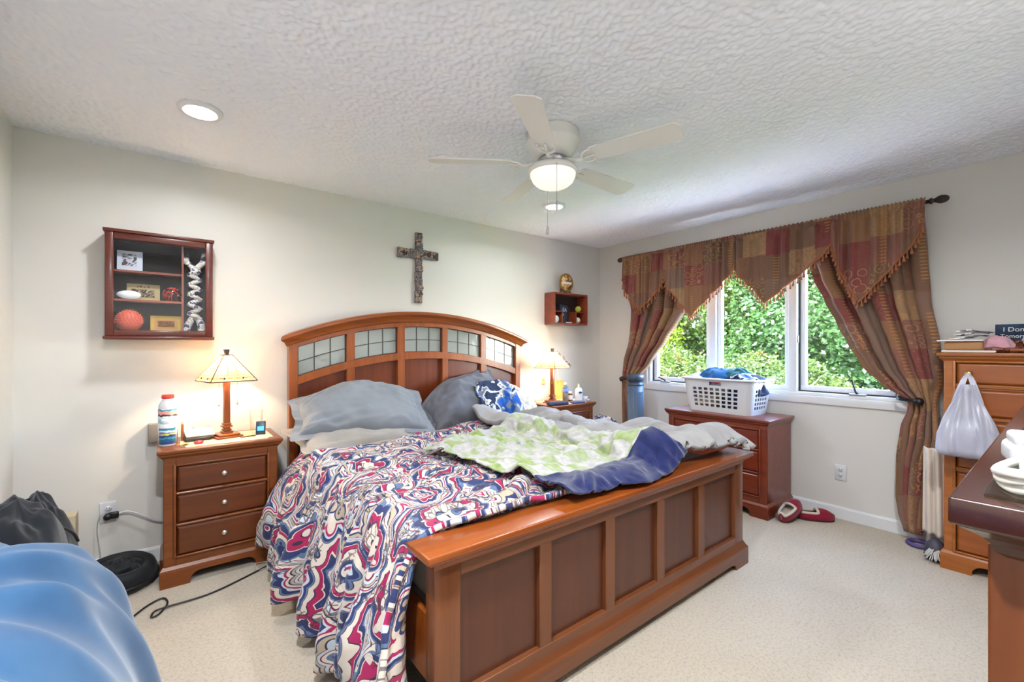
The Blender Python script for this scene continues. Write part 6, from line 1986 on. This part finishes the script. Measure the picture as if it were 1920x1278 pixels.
mb.build('shell', M_BLACKF, bg)
c = crumple('inner_lining', (0, 0, .062), (.08, .075, .05), M_BLACKF, 51.0, 0, bg, n=40, ridge=.6, fine=.15)
mb = MB().tube([(math.cos(a) * .167, math.sin(a) * .154, .066) for a in np.linspace(0, 2 * PI, 48, endpoint=False)], .006, 6, closed=True); mb.build('seam_piping', M_BLACK, bg)
B(-.155, -.12, -.03, .03, .128, .134).xf(Matrix.Rotation(.25, 4, 'Y')).build('tag', M_OFFWHITE, bg)
o = MB().tube(smooth_curve([(-4.13, -.70, .008), (-4.06, -.59, .008), (-3.995, -.545, .008), (-3.975, -.62, .01), (-4.005, -.70, .008), (-4.035, -.715, .008), (-4.025, -.675, .012), (-3.98, -.662, .012), (-3.80, -.64, .006), (-3.60, -.545, .006), (-3.46, -.46, .006), (-3.38, -.40, .008), (-3.33, -.30, .02)], 110), .0042, 8).build('black_cable', M_BLACK)
tag(o, 'black cable with a loop running along the carpet in front of the left nightstand', 'cable')
o = MB().tube(smooth_curve([(-3.36, -.36, .06), (-3.40, -.43, .01), (-3.47, -.46, .01), (-3.565, -.462, .022), (-3.575, -.52, .007), (-3.52, -.515, .007), (-3.44, -.45, .012), (-3.37, -.34, .05)], 60), .0022, 6).build('thin_wire', plain('pale_wire', rgb(176, 170, 166), .4))
tag(o, 'thin pale wire curled on the carpet at the right foot of the left nightstand', 'cable')
c = crumple('cloth', (-2.72, -2.12, 0), (.10, .05, .07), M_CREAM, 61.0, 0, n=32, ridge=.4); tag(c, 'scrap of cream cloth on the carpet under the footboard', 'cloth')

# ------------------------------------------------------------------ light and camera
world = bpy.data.worlds.new('sky_world'); SC.world = world
world.use_nodes = True
wt = world.node_tree; wt.nodes.clear()
wo = wt.nodes.new('ShaderNodeOutputWorld'); bgn = wt.nodes.new('ShaderNodeBackground')
sky = wt.nodes.new('ShaderNodeTexSky'); sky.sky_type = 'NISHITA'; sky.sun_disc = False; sky.sun_elevation = math.radians(50); sky.sun_rotation = math.radians(-90); sky.air_density = 1.0
bgn.inputs[1].default_value = 1.9
wt.links.new(sky.outputs[0], bgn.inputs[0]); wt.links.new(bgn.outputs[0], wo.inputs[0])
sd = bpy.data.lights.new('sun', 'SUN'); sd.energy = 7.5; sd.angle = .01; sd.color = (1, .96, .88)
so = bpy.data.objects.new('sun', sd); COL.objects.link(so)
so.rotation_euler = Vector((.16, -.62, -.75)).to_track_quat('-Z', 'Y').to_euler()

cam = bpy.data.cameras.new('camera'); cam.sensor_width = 36; cam.lens = 36 * 824.0 / 1920
cam.clip_start = .05; cam.clip_end = 200
cam.shift_y = (649.57 - 639) / 1920
co_ = bpy.data.objects.new('camera', cam); COL.objects.link(co_)
co_.location = (-3.9787, -3.4073, 1.2892)
co_.rotation_euler = (PI / 2, 0, -.66624)
SC.camera = co_
SC.view_settings.view_transform = 'Standard'
SC.view_settings.look = 'None'
SC.view_settings.gamma = 1.0
SC.view_settings.use_curve_mapping = False
SC.view_settings.exposure = 2.6
SC.cycles.use_denoising = True
SC.cycles.use_adaptive_sampling = True
SC.cycles.adaptive_threshold = .04
SC.cycles.max_bounces = 8
SC.cycles.glossy_bounces = 3
SC.cycles.transmission_bounces = 5
SC.cycles.transparent_max_bounces = 16
SC.cycles.diffuse_bounces = 4
